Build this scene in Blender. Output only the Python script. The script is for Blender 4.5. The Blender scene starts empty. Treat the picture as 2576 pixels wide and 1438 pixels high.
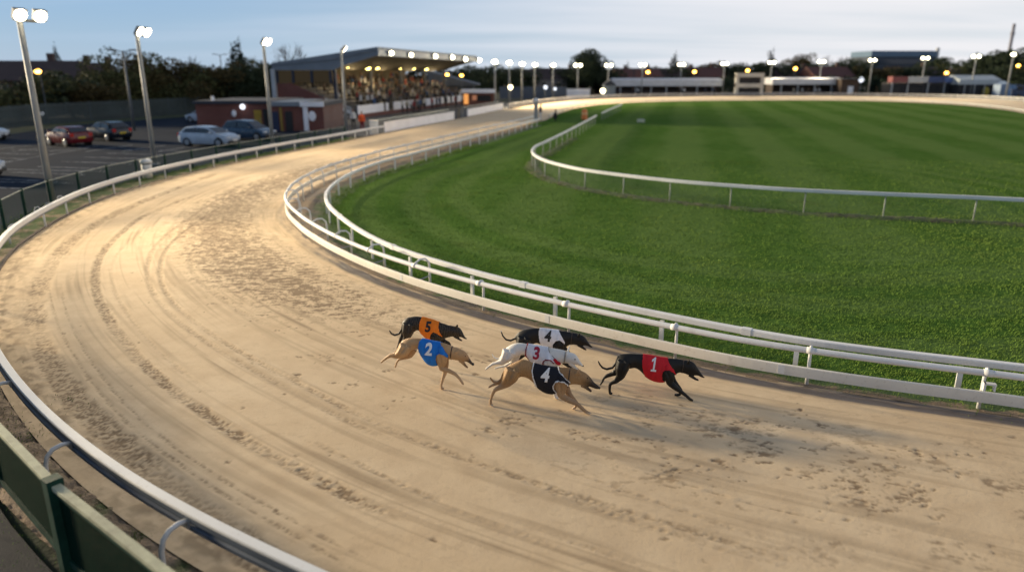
import bpy, bmesh, math, random
import numpy as np
from mathutils import Vector, Matrix, noise
from mathutils.bvhtree import BVHTree

rnd = random.Random(7)
nrs = np.random.RandomState(5)
SC = bpy.context.scene
COL = SC.collection

# ------------------------------------------------------------------ camera model (site survey)
F, CX, CY = 1800.0, 1288.0, 719.0
PITCH = math.atan(533 / 1800)
CAMH = 4.8
CP, SP = math.cos(PITCH), math.sin(PITCH)


def ray(px, py):
    a = (px - CX) / F
    b = (CY - py) / F
    return Vector((a, CP + b * SP, -SP + b * CP))


def U(px, py, z=0.0):
    d = ray(px, py)
    t = (z - CAMH) / d.z
    return Vector((d.x * t, d.y * t, z))


def at_dist(px, py, y):
    "point seen at this bearing, y metres ahead"
    d = ray(px, py)
    t = y / d.y
    return Vector((d.x * t, y, CAMH + d.z * t))


def ppm(v):
    "pixels per metre at a place"
    return F / (v.y * CP + (CAMH - v.z) * SP)


def proj(v):
    dep = v[1] * CP - (v[2] - CAMH) * SP
    up = v[1] * SP + (v[2] - CAMH) * CP
    return CX + F * v[0] / dep, CY - F * up / dep


# ------------------------------------------------------------------ object helpers
def tag(o, label=None, cat=None, group=None, kind=None):
    if label: o['label'] = label
    if cat: o['category'] = cat
    if group: o['group'] = group
    if kind: o['kind'] = kind
    return o


def empty(name, loc, rz=0.0):
    o = bpy.data.objects.new(name, None)
    COL.objects.link(o)
    o.location = loc
    o.rotation_euler = (0, 0, rz)
    o.empty_display_size = .2
    return o


def link(name, me, parent=None):
    o = bpy.data.objects.new(name, me)
    COL.objects.link(o)
    if parent: o.parent = parent
    return o


KIDS = {}


def copy_tree(o, parent=None):
    c = o.copy()
    COL.objects.link(c)
    c.parent = parent
    for ch in [x for x in COL.objects if x.parent == o]:
        copy_tree(ch, c)
    return c


class MB:
    def __init__(s):
        s.v, s.f, s.m = [], [], []

    def add(s, vs, fs, mi=0):
        n = len(s.v)
        s.v += [tuple(v) for v in vs]
        s.f += [tuple(i + n for i in f) for f in fs]
        s.m += [mi] * len(fs)
        return s

    def box(s, c, d, rz=0.0, mi=0, M=None):
        x, y, z = d[0] / 2, d[1] / 2, d[2] / 2
        vs = [(-x, -y, -z), (x, -y, -z), (x, y, -z), (-x, y, -z), (-x, -y, z), (x, -y, z), (x, y, z), (-x, y, z)]
        if M is None: M = Matrix.Rotation(rz, 4, 'Z')
        vs = [M @ Vector(v) + Vector(c) for v in vs]
        return s.add(vs, [(0, 3, 2, 1), (4, 5, 6, 7), (0, 1, 5, 4), (1, 2, 6, 5), (2, 3, 7, 6), (3, 0, 4, 7)], mi)

    def tube(s, pts, rad, seg=8, mi=0, caps=True, wide=1.0, side=None):
        pts = [Vector(p) for p in pts]
        if not hasattr(rad, '__len__'): rad = [rad] * len(pts)
        vs, fs = [], []
        prev = None
        for i, p in enumerate(pts):
            a = pts[max(0, i - 1)]
            b = pts[min(len(pts) - 1, i + 1)]
            t = (b - a)
            t = t.normalized() if t.length > 1e-9 else Vector((0, 0, 1))
            u = Vector(side) if side is not None else (prev if prev is not None else Vector((0, 0, 1) if abs(t.z) < .9 else (1, 0, 0)))
            u = u - t * u.dot(t)
            if u.length < 1e-6: u = t.orthogonal()
            u.normalize()
            prev = u
            w = t.cross(u)
            for k in range(seg):
                an = 2 * math.pi * k / seg
                vs.append(p + (u * math.cos(an) * wide + w * math.sin(an)) * rad[i])
        n = len(pts)
        for i in range(n - 1):
            for k in range(seg):
                k2 = (k + 1) % seg
                fs.append((i * seg + k, i * seg + k2, (i + 1) * seg + k2, (i + 1) * seg + k))
        if caps:
            fs.append(tuple(reversed(range(seg))))
            fs.append(tuple((n - 1) * seg + k for k in range(seg)))
        return s.add(vs, fs, mi)

    def cyl(s, c, r, h, seg=16, mi=0, r2=None):
        return s.tube([c, (c[0], c[1], c[2] + h)], [r, r if r2 is None else r2], seg, mi)

    def ball(s, c, r, seg=12, rings=8, mi=0, sc=(1, 1, 1)):
        vs, fs = [], []
        for i in range(rings + 1):
            th = math.pi * i / rings
            for k in range(seg):
                ph = 2 * math.pi * k / seg
                vs.append((c[0] + r * sc[0] * math.sin(th) * math.cos(ph), c[1] + r * sc[1] * math.sin(th) * math.sin(ph), c[2] + r * sc[2] * math.cos(th)))
        for i in range(rings):
            for k in range(seg):
                k2 = (k + 1) % seg
                fs.append((i * seg + k, (i + 1) * seg + k, (i + 1) * seg + k2, i * seg + k2))
        return s.add(vs, fs, mi)

    def prism(s, poly, p0, ux, uz, vec, mi=0):
        "polygon in plane (ux,uz) at p0, extruded by vec"
        p0, ux, uz, vec = Vector(p0), Vector(ux), Vector(uz), Vector(vec)
        a = [p0 + ux * q[0] + uz * q[1] for q in poly]
        n = len(a)
        vs = a + [q + vec for q in a]
        fs = [tuple(range(n)), tuple(reversed(range(n, 2 * n)))]
        for i in range(n):
            j = (i + 1) % n
            fs.append((i, i + n, j + n, j))
        return s.add(vs, fs, mi)

    def sweep(s, path, prof, mi=0, closed_prof=True, caps=True):
        "profile (offset to the left of travel, z) along a 2-D path"
        n, m = len(path), len(prof)
        vs, fs = [], []
        for i, p in enumerate(path):
            nx, ny = norm_at(path, i)
            for o, z in prof:
                vs.append((p[0] + nx * o, p[1] + ny * o, z))
        for i in range(n - 1):
            for k in range(m if closed_prof else m - 1):
                k2 = (k + 1) % m
                fs.append((i * m + k, i * m + k2, (i + 1) * m + k2, (i + 1) * m + k))
        if caps and closed_prof:
            fs.append(tuple(reversed(range(m))))
            fs.append(tuple((n - 1) * m + k for k in range(m)))
        return s.add(vs, fs, mi)

    def mesh(s, name, mats, smooth=False):
        me = bpy.data.meshes.new(name)
        me.from_pydata(s.v, [], s.f)
        if not isinstance(mats, (list, tuple)): mats = [mats]
        for m in mats: me.materials.append(m)
        if len(mats) > 1: me.polygons.foreach_set('material_index', s.m)
        bm = bmesh.new()
        bm.from_mesh(me)
        bmesh.ops.recalc_face_normals(bm, faces=bm.faces)
        bm.to_mesh(me)
        bm.free()
        if smooth:
            me.polygons.foreach_set('use_smooth', [True] * len(me.polygons))
        me.update()
        return me

    def build(s, name, mats, parent=None, smooth=False, bevel=0.0):
        o = link(name, s.mesh(name, mats, smooth), parent)
        if bevel:
            b = o.modifiers.new('b', 'BEVEL')
            b.width = bevel
            b.segments = 2
            b.limit_method = 'ANGLE'
        return o


def smooth_by_angle(o, ang=40):
    me = o.data
    me.polygons.foreach_set('use_smooth', [True] * len(me.polygons))
    try:
        me.set_sharp_from_angle(angle=math.radians(ang))
    except Exception:
        pass


# ------------------------------------------------------------------ paths
def catmull(P, step=.25, sm=0):
    P = [np.array(p, float) for p in P]
    Q = []
    for i in range(len(P) - 1):
        p0 = P[i - 1] if i else 2 * P[0] - P[1]
        p1, p2 = P[i], P[i + 1]
        p3 = P[i + 2] if i + 2 < len(P) else 2 * P[-1] - P[-2]
        n = max(2, int(np.linalg.norm(p2 - p1) / step))
        for k in range(n):
            t = k / n
            Q.append(.5 * (2 * p1 + (p2 - p0) * t + (2 * p0 - 5 * p1 + 4 * p2 - p3) * t * t + (3 * p1 - p0 - 3 * p2 + p3) * t ** 3))
    Q.append(P[-1])
    Q = resample(np.array(Q), step)
    if sm:
        k = np.exp(-np.linspace(-2, 2, sm * 2 + 1) ** 2)
        k /= k.sum()
        ext = np.vstack([Q[0] + (Q[0] - Q[1:sm + 1])[::-1], Q, Q[-1] + (Q[-1] - Q[-sm - 1:-1])[::-1]])
        Q = np.stack([np.convolve(ext[:, c], k, 'valid') for c in (0, 1)], 1)
    return Q


def arclen(Q):
    return np.concatenate([[0], np.cumsum(np.linalg.norm(np.diff(Q, axis=0), axis=1))])


def resample(Q, step):
    s = arclen(Q)
    n = max(2, int(round(s[-1] / step)) + 1)
    t = np.linspace(0, s[-1], n)
    return np.stack([np.interp(t, s, Q[:, c]) for c in (0, 1)], 1)


def at(Q, s, t):
    return np.stack([np.interp(t, s, Q[:, c]) for c in (0, 1)], -1)


def norm_at(P, i):
    a = P[max(0, i - 1)]
    b = P[min(len(P) - 1, i + 1)]
    dx, dy = b[0] - a[0], b[1] - a[1]
    l = math.hypot(dx, dy) or 1
    return -dy / l, dx / l


def nearest_s(Q, s, p):
    return s[np.argmin(((Q - np.array(p)) ** 2).sum(1))]


def frame(Q, s, t):
    p = at(Q, s, t)
    d = at(Q, s, min(t + .3, s[-1])) - at(Q, s, max(t - .3, 0))
    d /= np.linalg.norm(d)
    return p, d, np.array([-d[1], d[0]])


# ------------------------------------------------------------------ materials
MATS = {}


class NT:
    def __init__(s, name):
        s.m = bpy.data.materials.new(name)
        s.m.use_nodes = True
        s.t = s.m.node_tree
        s.b = s.t.nodes['Principled BSDF']

    def n(s, typ, **kw):
        nd = s.t.nodes.new(typ)
        for k, v in kw.items():
            if k.startswith('i_'):
                key = k[2:]
                key = int(key) if key.isdigit() else key.replace('_', ' ')
                nd.inputs[key].default_value = v
            else:
                setattr(nd, k, v)
        return nd

    def l(s, a, b):
        s.t.links.new(a, b)

    def coord(s, kind='Object'):
        return s.n('ShaderNodeTexCoord').outputs[kind]

    def pos(s):
        return s.n('ShaderNodeNewGeometry').outputs['Position']

    def noise(s, vec, scale, detail=4, rough=.55, mscale=None):
        if mscale:
            mp = s.n('ShaderNodeMapping')
            mp.inputs['Scale'].default_value = mscale
            s.l(vec, mp.inputs['Vector'])
            vec = mp.outputs[0]
        nd = s.n('ShaderNodeTexNoise')
        nd.inputs['Scale'].default_value = scale
        nd.inputs['Detail'].default_value = detail
        nd.inputs['Roughness'].default_value = rough
        s.l(vec, nd.inputs['Vector'])
        return nd.outputs['Fac']

    def ramp(s, fac, a, b, lo=0., hi=1.):
        nd = s.n('ShaderNodeMapRange')
        nd.clamp = True
        nd.inputs['From Min'].default_value = a
        nd.inputs['From Max'].default_value = b
        nd.inputs['To Min'].default_value = lo
        nd.inputs['To Max'].default_value = hi
        s.l(fac, nd.inputs['Value'])
        return nd.outputs[0]

    def mix(s, fac, c1, c2, blend='MIX'):
        nd = s.n('ShaderNodeMix', data_type='RGBA', blend_type=blend)
        for sock, v in ((nd.inputs[0], fac), (nd.inputs[6], c1), (nd.inputs[7], c2)):
            if isinstance(v, (int, float)):
                sock.default_value = v
            elif isinstance(v, (tuple, list)):
                sock.default_value = (*v[:3], 1)
            else:
                s.l(v, sock)
        return nd.outputs[2]

    def math(s, op, a, b=None):
        nd = s.n('ShaderNodeMath', operation=op)
        for i, v in enumerate((a, b)):
            if v is None: continue
            if isinstance(v, (int, float)):
                nd.inputs[i].default_value = v
            else:
                s.l(v, nd.inputs[i])
        return nd.outputs[0]

    def bump(s, h, strength, dist=.02, prev=None):
        nd = s.n('ShaderNodeBump')
        nd.inputs['Strength'].default_value = strength
        nd.inputs['Distance'].default_value = dist
        s.l(h, nd.inputs['Height'])
        if prev is not None: s.l(prev, nd.inputs['Normal'])
        return nd.outputs[0]

    def out(s, col=None, rough=.6, normal=None, metal=0., spec=.5):
        b = s.b
        if col is not None:
            if isinstance(col, (tuple, list)):
                b.inputs['Base Color'].default_value = (*col[:3], 1)
            else:
                s.l(col, b.inputs['Base Color'])
        if isinstance(rough, (int, float)):
            b.inputs['Roughness'].default_value = rough
        else:
            s.l(rough, b.inputs['Roughness'])
        b.inputs['Metallic'].default_value = metal
        b.inputs['Specular IOR Level'].default_value = spec
        if normal is not None: s.l(normal, b.inputs['Normal'])
        return s.m


def mat(name, c, rough=.6, var=.25, scale=4, bump=0., bscale=40, metal=0., spec=.5, kind='Object'):
    "one colour with uneven wear"
    if name in MATS: return MATS[name]
    t = NT(name)
    v = t.coord(kind) if kind != 'pos' else t.pos()
    nz = t.noise(v, scale, 5)
    col = t.mix(t.ramp(nz, .3, .7), [x * (1 - var) for x in c], [min(1, x * (1 + var * .6)) for x in c])
    nm = t.bump(t.noise(v, bscale, 4), bump, .02) if bump else None
    r = t.ramp(nz, .2, .8, max(.05, rough - .08), min(1, rough + .08))
    MATS[name] = t.out(col, r, nm, metal, spec)
    return MATS[name]


def emit(name, c, strength, sample=False):
    if name in MATS: return MATS[name]
    m = bpy.data.materials.new(name)
    m.use_nodes = True
    nt = m.node_tree
    nt.nodes.clear()
    e = nt.nodes.new('ShaderNodeEmission')
    e.inputs[0].default_value = (*c, 1)
    e.inputs[1].default_value = strength
    o = nt.nodes.new('ShaderNodeOutputMaterial')
    nt.links.new(e.outputs[0], o.inputs[0])
    if not sample:
        m.cycles.emission_sampling = 'NONE'
    MATS[name] = m
    return m


def netting(name, c, cover, cell):
    "woven mesh: threads with open holes"
    if name in MATS: return MATS[name]
    t = NT(name)
    uv = t.n('ShaderNodeUVMap').outputs[0]
    sep = t.n('ShaderNodeSeparateXYZ')
    t.l(uv, sep.inputs[0])
    masks = []
    for i in (0, 1):
        fr = t.math('FRACT', t.math('DIVIDE', sep.outputs[i], cell))
        masks.append(t.math('LESS_THAN', fr, cover))
    m = t.math('MAXIMUM', masks[0], masks[1])
    nz = t.noise(uv, 3, 3)
    col = t.mix(nz, [x * .6 for x in c], [x * 1.4 for x in c])
    t.out(col, .9, spec=.02)
    t.l(m, t.b.inputs['Alpha'])
    MATS[name] = t.m
    return t.m




def weathered(name, c, rough, dirt, amount):
    "paint with sand splashes, grime and rubbed patches"
    t = NT(name)
    P_ = t.pos()
    col = t.mix(t.ramp(t.noise(P_, .9, 4), .3, .7), [x * .90 for x in c], [min(1, x * 1.05) for x in c])
    spl = t.ramp(t.noise(P_, 13, 6, .72), .56, .74, 0, amount)
    col = t.mix(spl, col, dirt)
    spl2 = t.ramp(t.noise(P_, 2.2, 5, .65), .58, .80, 0, amount * .8)
    col = t.mix(spl2, col, [x * .7 for x in dirt])
    sp = t.n('ShaderNodeSeparateXYZ')
    t.l(P_, sp.inputs[0])
    low = t.math('MULTIPLY', t.ramp(sp.outputs[2], .05, .34, amount * 1.3, 0), t.noise(P_, 5, 5, .65))
    col = t.mix(low, col, dirt)
    return t.out(col, rough, t.bump(t.noise(P_, 30, 4), .12, .006), spec=.35)


WHITE = weathered('white_painted_rail', (.72, .72, .71), .6, (.34, .29, .22), .32)
CREAM = weathered('cream_painted_board', (.80, .76, .67), .55, (.33, .25, .16), .45)
GREYAL = mat('aluminium_channel', (.115, .145, .195), .5, .2, 2, metal=.0, kind='pos')
GALV = mat('galvanised_steel', (.34, .35, .36), .5, .25, 3, metal=.2)
POSTG = mat('weathered_grey_post', (.32, .34, .30), .6, .3, 3, kind='pos')
GREENP = mat('green_painted_timber', (.008, .040, .027), .6, .35, 6, .2, 40, spec=.2, kind='pos')
TOPRAIL = mat('pale_weathered_timber', (.40, .40, .27), .7, .35, 5, .35, 50, kind='pos')
CONC = mat('pale_concrete', (.42, .41, .38), .85, .2, 2, .1, 30)
DARK = mat('dark_interior', (.02, .02, .022), .8, .3, 2)
BRICK_C = None


def brick_mat(name, c, mortar=(.16, .14, .13)):
    if name in MATS: return MATS[name]
    t = NT(name)
    mp = t.n('ShaderNodeMapping')
    mp.inputs['Rotation'].default_value = (math.pi / 2, 0, 0)
    v = t.coord()
    b = t.n('ShaderNodeTexBrick')
    b.inputs['Scale'].default_value = 4
    b.inputs['Color1'].default_value = (*[x * .8 for x in c], 1)
    b.inputs['Color2'].default_value = (*[x * 1.2 for x in c], 1)
    b.inputs['Mortar'].default_value = (*mortar, 1)
    b.inputs['Mortar Size'].default_value = .012
    t.l(v, mp.inputs[0])
    t.l(mp.outputs[0], b.inputs['Vector'])
    col = t.mix(t.ramp(t.noise(v, .8, 4), .3, .7), b.outputs[0], [x * .6 for x in c], 'MIX')
    col2 = t.mix(.5, b.outputs[0], col)
    MATS[name] = t.out(col2, .85)
    return MATS[name]


BRICK = brick_mat('red_brick', (.165, .052, .038))

# ------------------------------------------------------------------ plan of the stadium
OUTP = [(14, -1.2), (10, .2), (6, 1.55), (2, 3.3), (-1.76, 5.38), (-3.14, 6.22), (-4.48, 7.17), (-6.22, 8.65), (-8.13, 10.6), (-10.1, 13.0),
        (-11.9, 15.6), (-13.27, 18.1), (-14.2, 20.06), (-15.0, 22.39), (-15.65, 24.7), (-16.15, 27.01), (-16.45, 29.6), (-16.5, 32), (-16.4, 34.2),
        (-15.95, 38.2), (-15.2, 42.5), (-14.15, 47.3), (-12.9, 52.2), (-10.7, 62.0), (-6.1, 80.8), (-1.0, 104.2), (3.4, 119.5), (8.3, 132.8),
        (14.9, 145.6), (25, 155.5), (38, 162.8), (52, 166.4), (66, 167), (75, 164.5), (84.5, 158), (90.5, 150), (92.6, 140), (91, 128), (84, 110), (74, 92), (64, 76)]
INNP = [(20, 4.6), (14.5, 6.75), (10, 8.4), (7.38, 9.48), (5.92, 10.02), (4.72, 10.52), (3.79, 10.98), (2.97, 11.5), (2.05, 12.14), (.96, 12.95), (-.14, 13.84),
        (-1.24, 14.8), (-2.2, 15.72), (-3.35, 16.99), (-4.28, 18.18), (-5.0, 19.2), (-5.6, 20.15), (-6.2, 21.15), (-6.75, 22.2), (-7.25, 23.2), (-7.7, 24.25),
        (-8.1, 25.42), (-8.45, 26.9), (-8.72, 28.63), (-8.83, 30.61), (-8.78, 32.79), (-8.62, 34.66), (-8.3, 36.54), (-7.72, 39.48), (-6.4, 44.74), (2.1, 74.54),
        (3.6, 79.6), (5.7, 91.5), (8.6, 104.65), (12.2, 115), (16, 122.5), (22.5, 130), (32, 136.6), (43, 139.6), (55, 140.2), (63.5, 138), (69.5, 131.5), (72, 120), (69.5, 106), (66, 95.5), (58, 78), (50, 64)]
RB_P = [(20, 5.2), (14, 7.5), (10, 9.0), (7.63, 9.9), (6.29, 10.38), (4.97, 10.92), (3.95, 11.5), (2.81, 12.27), (1.81, 13.0), (.68, 13.92), (-.59, 15.02), (-2.1, 16.55), (-3.08, 17.75),
        (-3.75, 18.76), (-4.4, 19.9), (-5.05, 21.2), (-5.65, 22.5), (-6.1, 23.6), (-6.55, 25.0), (-6.85, 26.3), (-7.07, 28.12), (-7.14, 30.2), (-7.02, 32.6), (-6.68, 35.14), (-6.1, 37.73), (-5.05, 41.36), (2.06, 68.9), (2.7, 71.5)]
RC_P = [(30, 19.5), (24, 21.2), (20, 22.5), (17.06, 23.5), (15.52, 24.05), (12.93, 24.75), (10.32, 25.6), (8.12, 26.75), (7.2, 27.3), (6.1, 28.1), (4.49, 29.65), (3.1, 31.3), (2.2, 33.1), (1.65, 34.6),
        (1.3, 36.2), (1.1, 38.0), (1.12, 39.8), (1.4, 42), (2.0, 44.4), (3.3, 50.0), (4.87, 57.0), (8.4, 73.2)]
OUT = catmull(OUTP, .2, 8)
INN = catmull(INNP, .2, 5)
RB = catmull(RB_P, .2, 5)
RC = catmull(RC_P, .2, 5)
sO, sI, sB, sC = arclen(OUT), arclen(INN), arclen(RB), arclen(RC)

KEYS = [((14, -1.2), (20, 4.6)), ((6, 1.55), (11.5, 7.85)), ((-1.76, 5.35), (4.72, 10.5)), ((-8.13, 10.6), (-2.2, 15.7)), ((-13.27, 18.1), (-6.59, 21.81)), ((-16.15, 27), (-8.45, 26.9)), ((-16.45, 33.5), (-8.76, 32.8)),
        ((-12.9, 52.2), (-4.4, 51.5)), ((-6.1, 80.8), (3.4, 79)), ((-1.0, 104.2), (8.6, 104.65)), ((8.3, 132.8), (16, 122.5)), ((25, 155.5), (26, 132.6)), ((52, 166.4), (43.6, 139.5)),
        ((75, 164.5), (63.5, 138)), ((92.6, 140), (72, 120)), ((64, 76), (50, 64))]
kO = np.array([nearest_s(OUT, sO, a) for a, b in KEYS])
kI = np.array([nearest_s(INN, sI, b) for a, b in KEYS])

# ------------------------------------------------------------------ sand track
# stations: close together near the camera, wider apart far away
st = [float(kO[0])]
while st[-1] < kO[-1]:
    p = at(OUT, sO, st[-1])
    q = at(INN, sI, np.interp(st[-1], kO, kI))
    d = math.hypot(*((p + q) / 2))
    st.append(st[-1] + min(2.5, max(.032, .0030 * d if d < 30 else .0045 * d)))
st = np.array(st)
NV = 230
vv = np.linspace(-.012, 1.004, NV)
PO = at(OUT, sO, st)
PI_ = at(INN, sI, np.interp(st, kO, kI))
GX = PO[:, None, 0] * (1 - vv) + PI_[:, None, 0] * vv
GY = PO[:, None, 1] * (1 - vv) + PI_[:, None, 1] * vv
NU = len(st)
H = np.zeros((NU, NV))
DAMP = np.zeros((NU, NV))
dist_row = np.hypot(GX.mean(1), GY.mean(1))
near_rows = np.where(dist_row < 60)[0]
n0, n1 = near_rows[0], near_rows[-1] + 1


def fbm2(x, y, seed, octv=4):
    "cheap value noise on numpy arrays"
    out = np.zeros_like(x)
    amp, tot = 1., 0.
    for o in range(octv):
        r = np.random.RandomState(seed + o)
        tab = r.rand(257, 257)
        xi, yi = np.floor(x).astype(int), np.floor(y).astype(int)
        fx, fy = x - xi, y - yi
        fx = fx * fx * (3 - 2 * fx)
        fy = fy * fy * (3 - 2 * fy)
        a = tab[xi % 256, yi % 256]
        b = tab[(xi + 1) % 256, yi % 256]
        c = tab[xi % 256, (yi + 1) % 256]
        d = tab[(xi + 1) % 256, (yi + 1) % 256]
        out += amp * ((a * (1 - fx) + b * fx) * (1 - fy) + (c * (1 - fx) + d * fx) * fy)
        tot += amp
        amp *= .55
        x, y = x * 2.03 + 7.1, y * 2.03 + 3.3
    return out / tot


X, Y = GX[n0:n1], GY[n0:n1]
h = H[n0:n1]
dm = DAMP[n0:n1]
SS = np.repeat(st[n0:n1][:, None], NV, 1)
VV = np.repeat(vv[None, :], n1 - n0, 0)
# long gentle harrow marks that follow the bend
streak = fbm2(SS * .35, VV * 60, 11, 3)
h += (streak - .5) * .007
dm += np.clip((streak - .50) * 1.2, 0, .34)
h += (fbm2(X * 2.1, Y * 2.1, 21, 4) - .5) * .006
fs = fbm2(SS * .22, VV * 170, 13, 2)
h += (fs - .5) * .006
dm += np.clip((fs - .56) * 1.5, 0, .28) * np.clip((fbm2(SS * .12, VV * 9, 15, 2) - .3) * 3, 0, 1)


def lane(pts, width, depth, damp, rough=.5, tread=0., pitch=.09, side=0.):
    "a rut: polyline given by survey bearings on the ground"
    P = catmull([U(*q)[:2] for q in pts], .1, 4)
    if side:
        P = np.array([(p[0] + norm_at(P, i)[0] * side, p[1] + norm_at(P, i)[1] * side) for i, p in enumerate(P)])
    S = arclen(P)
    lo, hi = P.min(0) - 1, P.max(0) + 1
    msk = (X > lo[0]) & (X < hi[0]) & (Y > lo[1]) & (Y < hi[1])
    xs, ys = X[msk], Y[msk]
    best = np.full(xs.shape, 1e9)
    arc = np.zeros(xs.shape)
    off = np.zeros(xs.shape)
    st_ = max(1, len(P) // 160)
    idx = list(range(0, len(P) - 1, st_))
    for i in idx:
        a = P[i]
        b = P[min(i + st_, len(P) - 1)]
        d = b - a
        L2 = (d ** 2).sum()
        t = np.clip(((xs - a[0]) * d[0] + (ys - a[1]) * d[1]) / L2, 0, 1)
        ex, ey = xs - a[0] - d[0] * t, ys - a[1] - d[1] * t
        dd = ex * ex + ey * ey
        w = dd < best
        best[w] = dd[w]
        arc[w] = S[i] + t[w] * math.sqrt(L2)
        off[w] = np.sign(d[0] * ey[w] - d[1] * ex[w])
    ds = np.sqrt(best)
    so = ds * off
    n = fbm2(arc * 3.1, so * 9 + 40, 31, 3)
    n2 = fbm2(arc * 14, so * 30 + 9, 37, 3)
    wloc = width * (.65 + .7 * n)
    m = np.clip(1 - (ds / wloc) ** 2, 0, 1)
    end = np.clip(np.minimum(arc, S[-1] - arc) / 1.2, 0, 1)
    m = m * end
    gaps = np.clip((fbm2(arc * .8, so * 0 + 3, 43, 2) - .2) * 4, .6, 1)
    n3 = np.clip((fbm2(xs * 17, ys * 34, 39, 3) - .40) * 4, 0, 1)
    rim = np.exp(-((ds - wloc * 1.15) / (width * .3)) ** 2) * end
    hh = -depth * m * (1 - rough + rough * 2 * n2) + depth * .45 * rim
    if tread:
        ch = np.sin((arc / pitch + np.abs(so) / width * .8) * 2 * math.pi)
        hh += tread * .5 * m * ch * gaps
    h[msk] += hh * gaps * .75
    dm[msk] = np.maximum(dm[msk], damp * np.clip(m * 1.5, 0, 1) * gaps * (.30 + .95 * n3))
    h[msk] -= .012 * m * n3 * damp


lane([(560, 430), (330, 520), (190, 600), (120, 680), (88, 760), (100, 860), (170, 980), (285, 1100), (420, 1220), (560, 1330), (700, 1430), (860, 1530)], .24, .028, .75, .9)
lane([(200, 600), (105, 690), (50, 790), (60, 890)], .3, .012, .35, .9)
lane([(520, 480), (370, 540), (290, 600), (246, 660), (242, 730), (270, 795), (330, 880), (420, 968), (540, 1055), (660, 1132), (780, 1195), (905, 1258), (1040, 1320)], .125, .026, .8, .95)
lane([(640, 470), (510, 550), (430, 615), (404, 670), (412, 725), (455, 780), (530, 838), (640, 905), (760, 968), (900, 1042), (1060, 1110), (1260, 1185), (1500, 1262), (1800, 1352), (2100, 1440)], .075, .020, .5, .5, .012, .085)
lane([(620, 460), (490, 540), (400, 610), (372, 670), (382, 730), (430, 792), (505, 850), (610, 915), (730, 980), (870, 1055), (1010, 1118)], .08, .014, .45, .4, .006, .085)
lane([(700, 520), (580, 570), (500, 620), (478, 650), (490, 690), (530, 730), (600, 780), (700, 830)], .09, .012, .4, .6)
lane([(340, 590), (290, 650), (285, 720), (330, 800), (420, 900), (520, 980)], .06, .012, .3, .7)
lane([(118, 700), (140, 800), (190, 900), (262, 1000), (345, 1085), (450, 1165), (560, 1242), (700, 1322), (830, 1395), (960, 1470)], .035, .013, .5, .4, .004, .07)
lane([(150, 700), (168, 790), (218, 890), (290, 988), (375, 1072), (480, 1152), (600, 1230), (730, 1305), (870, 1380), (990, 1440)], .03, .013, .5, .4, .005, .06)
lane([(700, 1075), (790, 1112), (905, 1168), (1050, 1236), (1200, 1304), (1400, 1376), (1600, 1450)], .06, .017, .45, .6, .016, .11)
lane([(1190, 1132), (1326, 1210), (1435, 1256), (1544, 1293), (1653, 1329), (1762, 1364), (1871, 1395), (1980, 1424), (2100, 1455)], .055, .014, .45, .5, .015, .12)
lane([(1250, 1120), (1400, 1172), (1540, 1222), (1700, 1278), (1880, 1340), (2080, 1402), (2200, 1440)], .05, .013, .4, .5, .010, .12)
lane([(1235, 1288), (1362, 1332), (1471, 1372), (1580, 1412), (1700, 1455)], .05, .018, .5, .7, .015, .1)
lane([(1440, 1132), (1562, 1172), (1653, 1195), (1744, 1223), (1871, 1260), (2016, 1296), (2150, 1326), (2300, 1365)], .018, .02, .5, .6)
lane([(1000, 930), (1140, 1010), (1280, 1068), (1420, 1120)], .03, .008, .35, .8)
lane([(1700, 1010), (1850, 1040), (2040, 1078), (2250, 1120), (2576, 1185)], .10, .010, .25, .8)
lane([(740, 600), (860, 690), (1010, 772), (1200, 838)], .12, .008, .22, .8)

# flecks of broken sand: thick along the racing line, thin elsewhere
bandc = .74 + .05 * np.sin(SS * .12)
band = np.exp(-((VV - bandc) / .155) ** 2) * np.clip((Y - 12.5) / 4, 0, 1) * np.clip((52 - Y) / 14, 0, 1)
band2 = np.exp(-((VV - .60) / .20) ** 2) * np.clip((X - .3) / 2.0, 0, 1) * np.clip((14 - Y) / 3, 0, 1) * np.clip((fbm2(X * 1.5 + 4, Y * 2.2 + 8, 149, 3) - .47) * 7, 0, 1)
band = np.maximum(band, band2 * .42)
fa = np.clip((fbm2(X * 5.5 + 31, Y * 13 + 17, 141, 3) - (.63 - .16 * band)) * 9, 0, 1)
fb = np.clip((fbm2(X * 11 + 3, Y * 24 + 7, 143, 3) - (.66 - .16 * band)) * 8, 0, 1)
flk = np.maximum(fa, fb * .8) * np.clip(band * 1.6 + .16, 0, 1)
h -= flk * .008 * np.clip(band * 2, 0, 1)
dm[:] = np.maximum(dm, flk)
churn = np.clip(band * 1.2, 0, 1) * fbm2(X * 1.1, Y * 1.6, 147, 3)
dm += churn * .22

# paw scrapes: craters with a thrown-up rim, thick along the racing line
rows_s = st[n0:n1]


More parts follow.
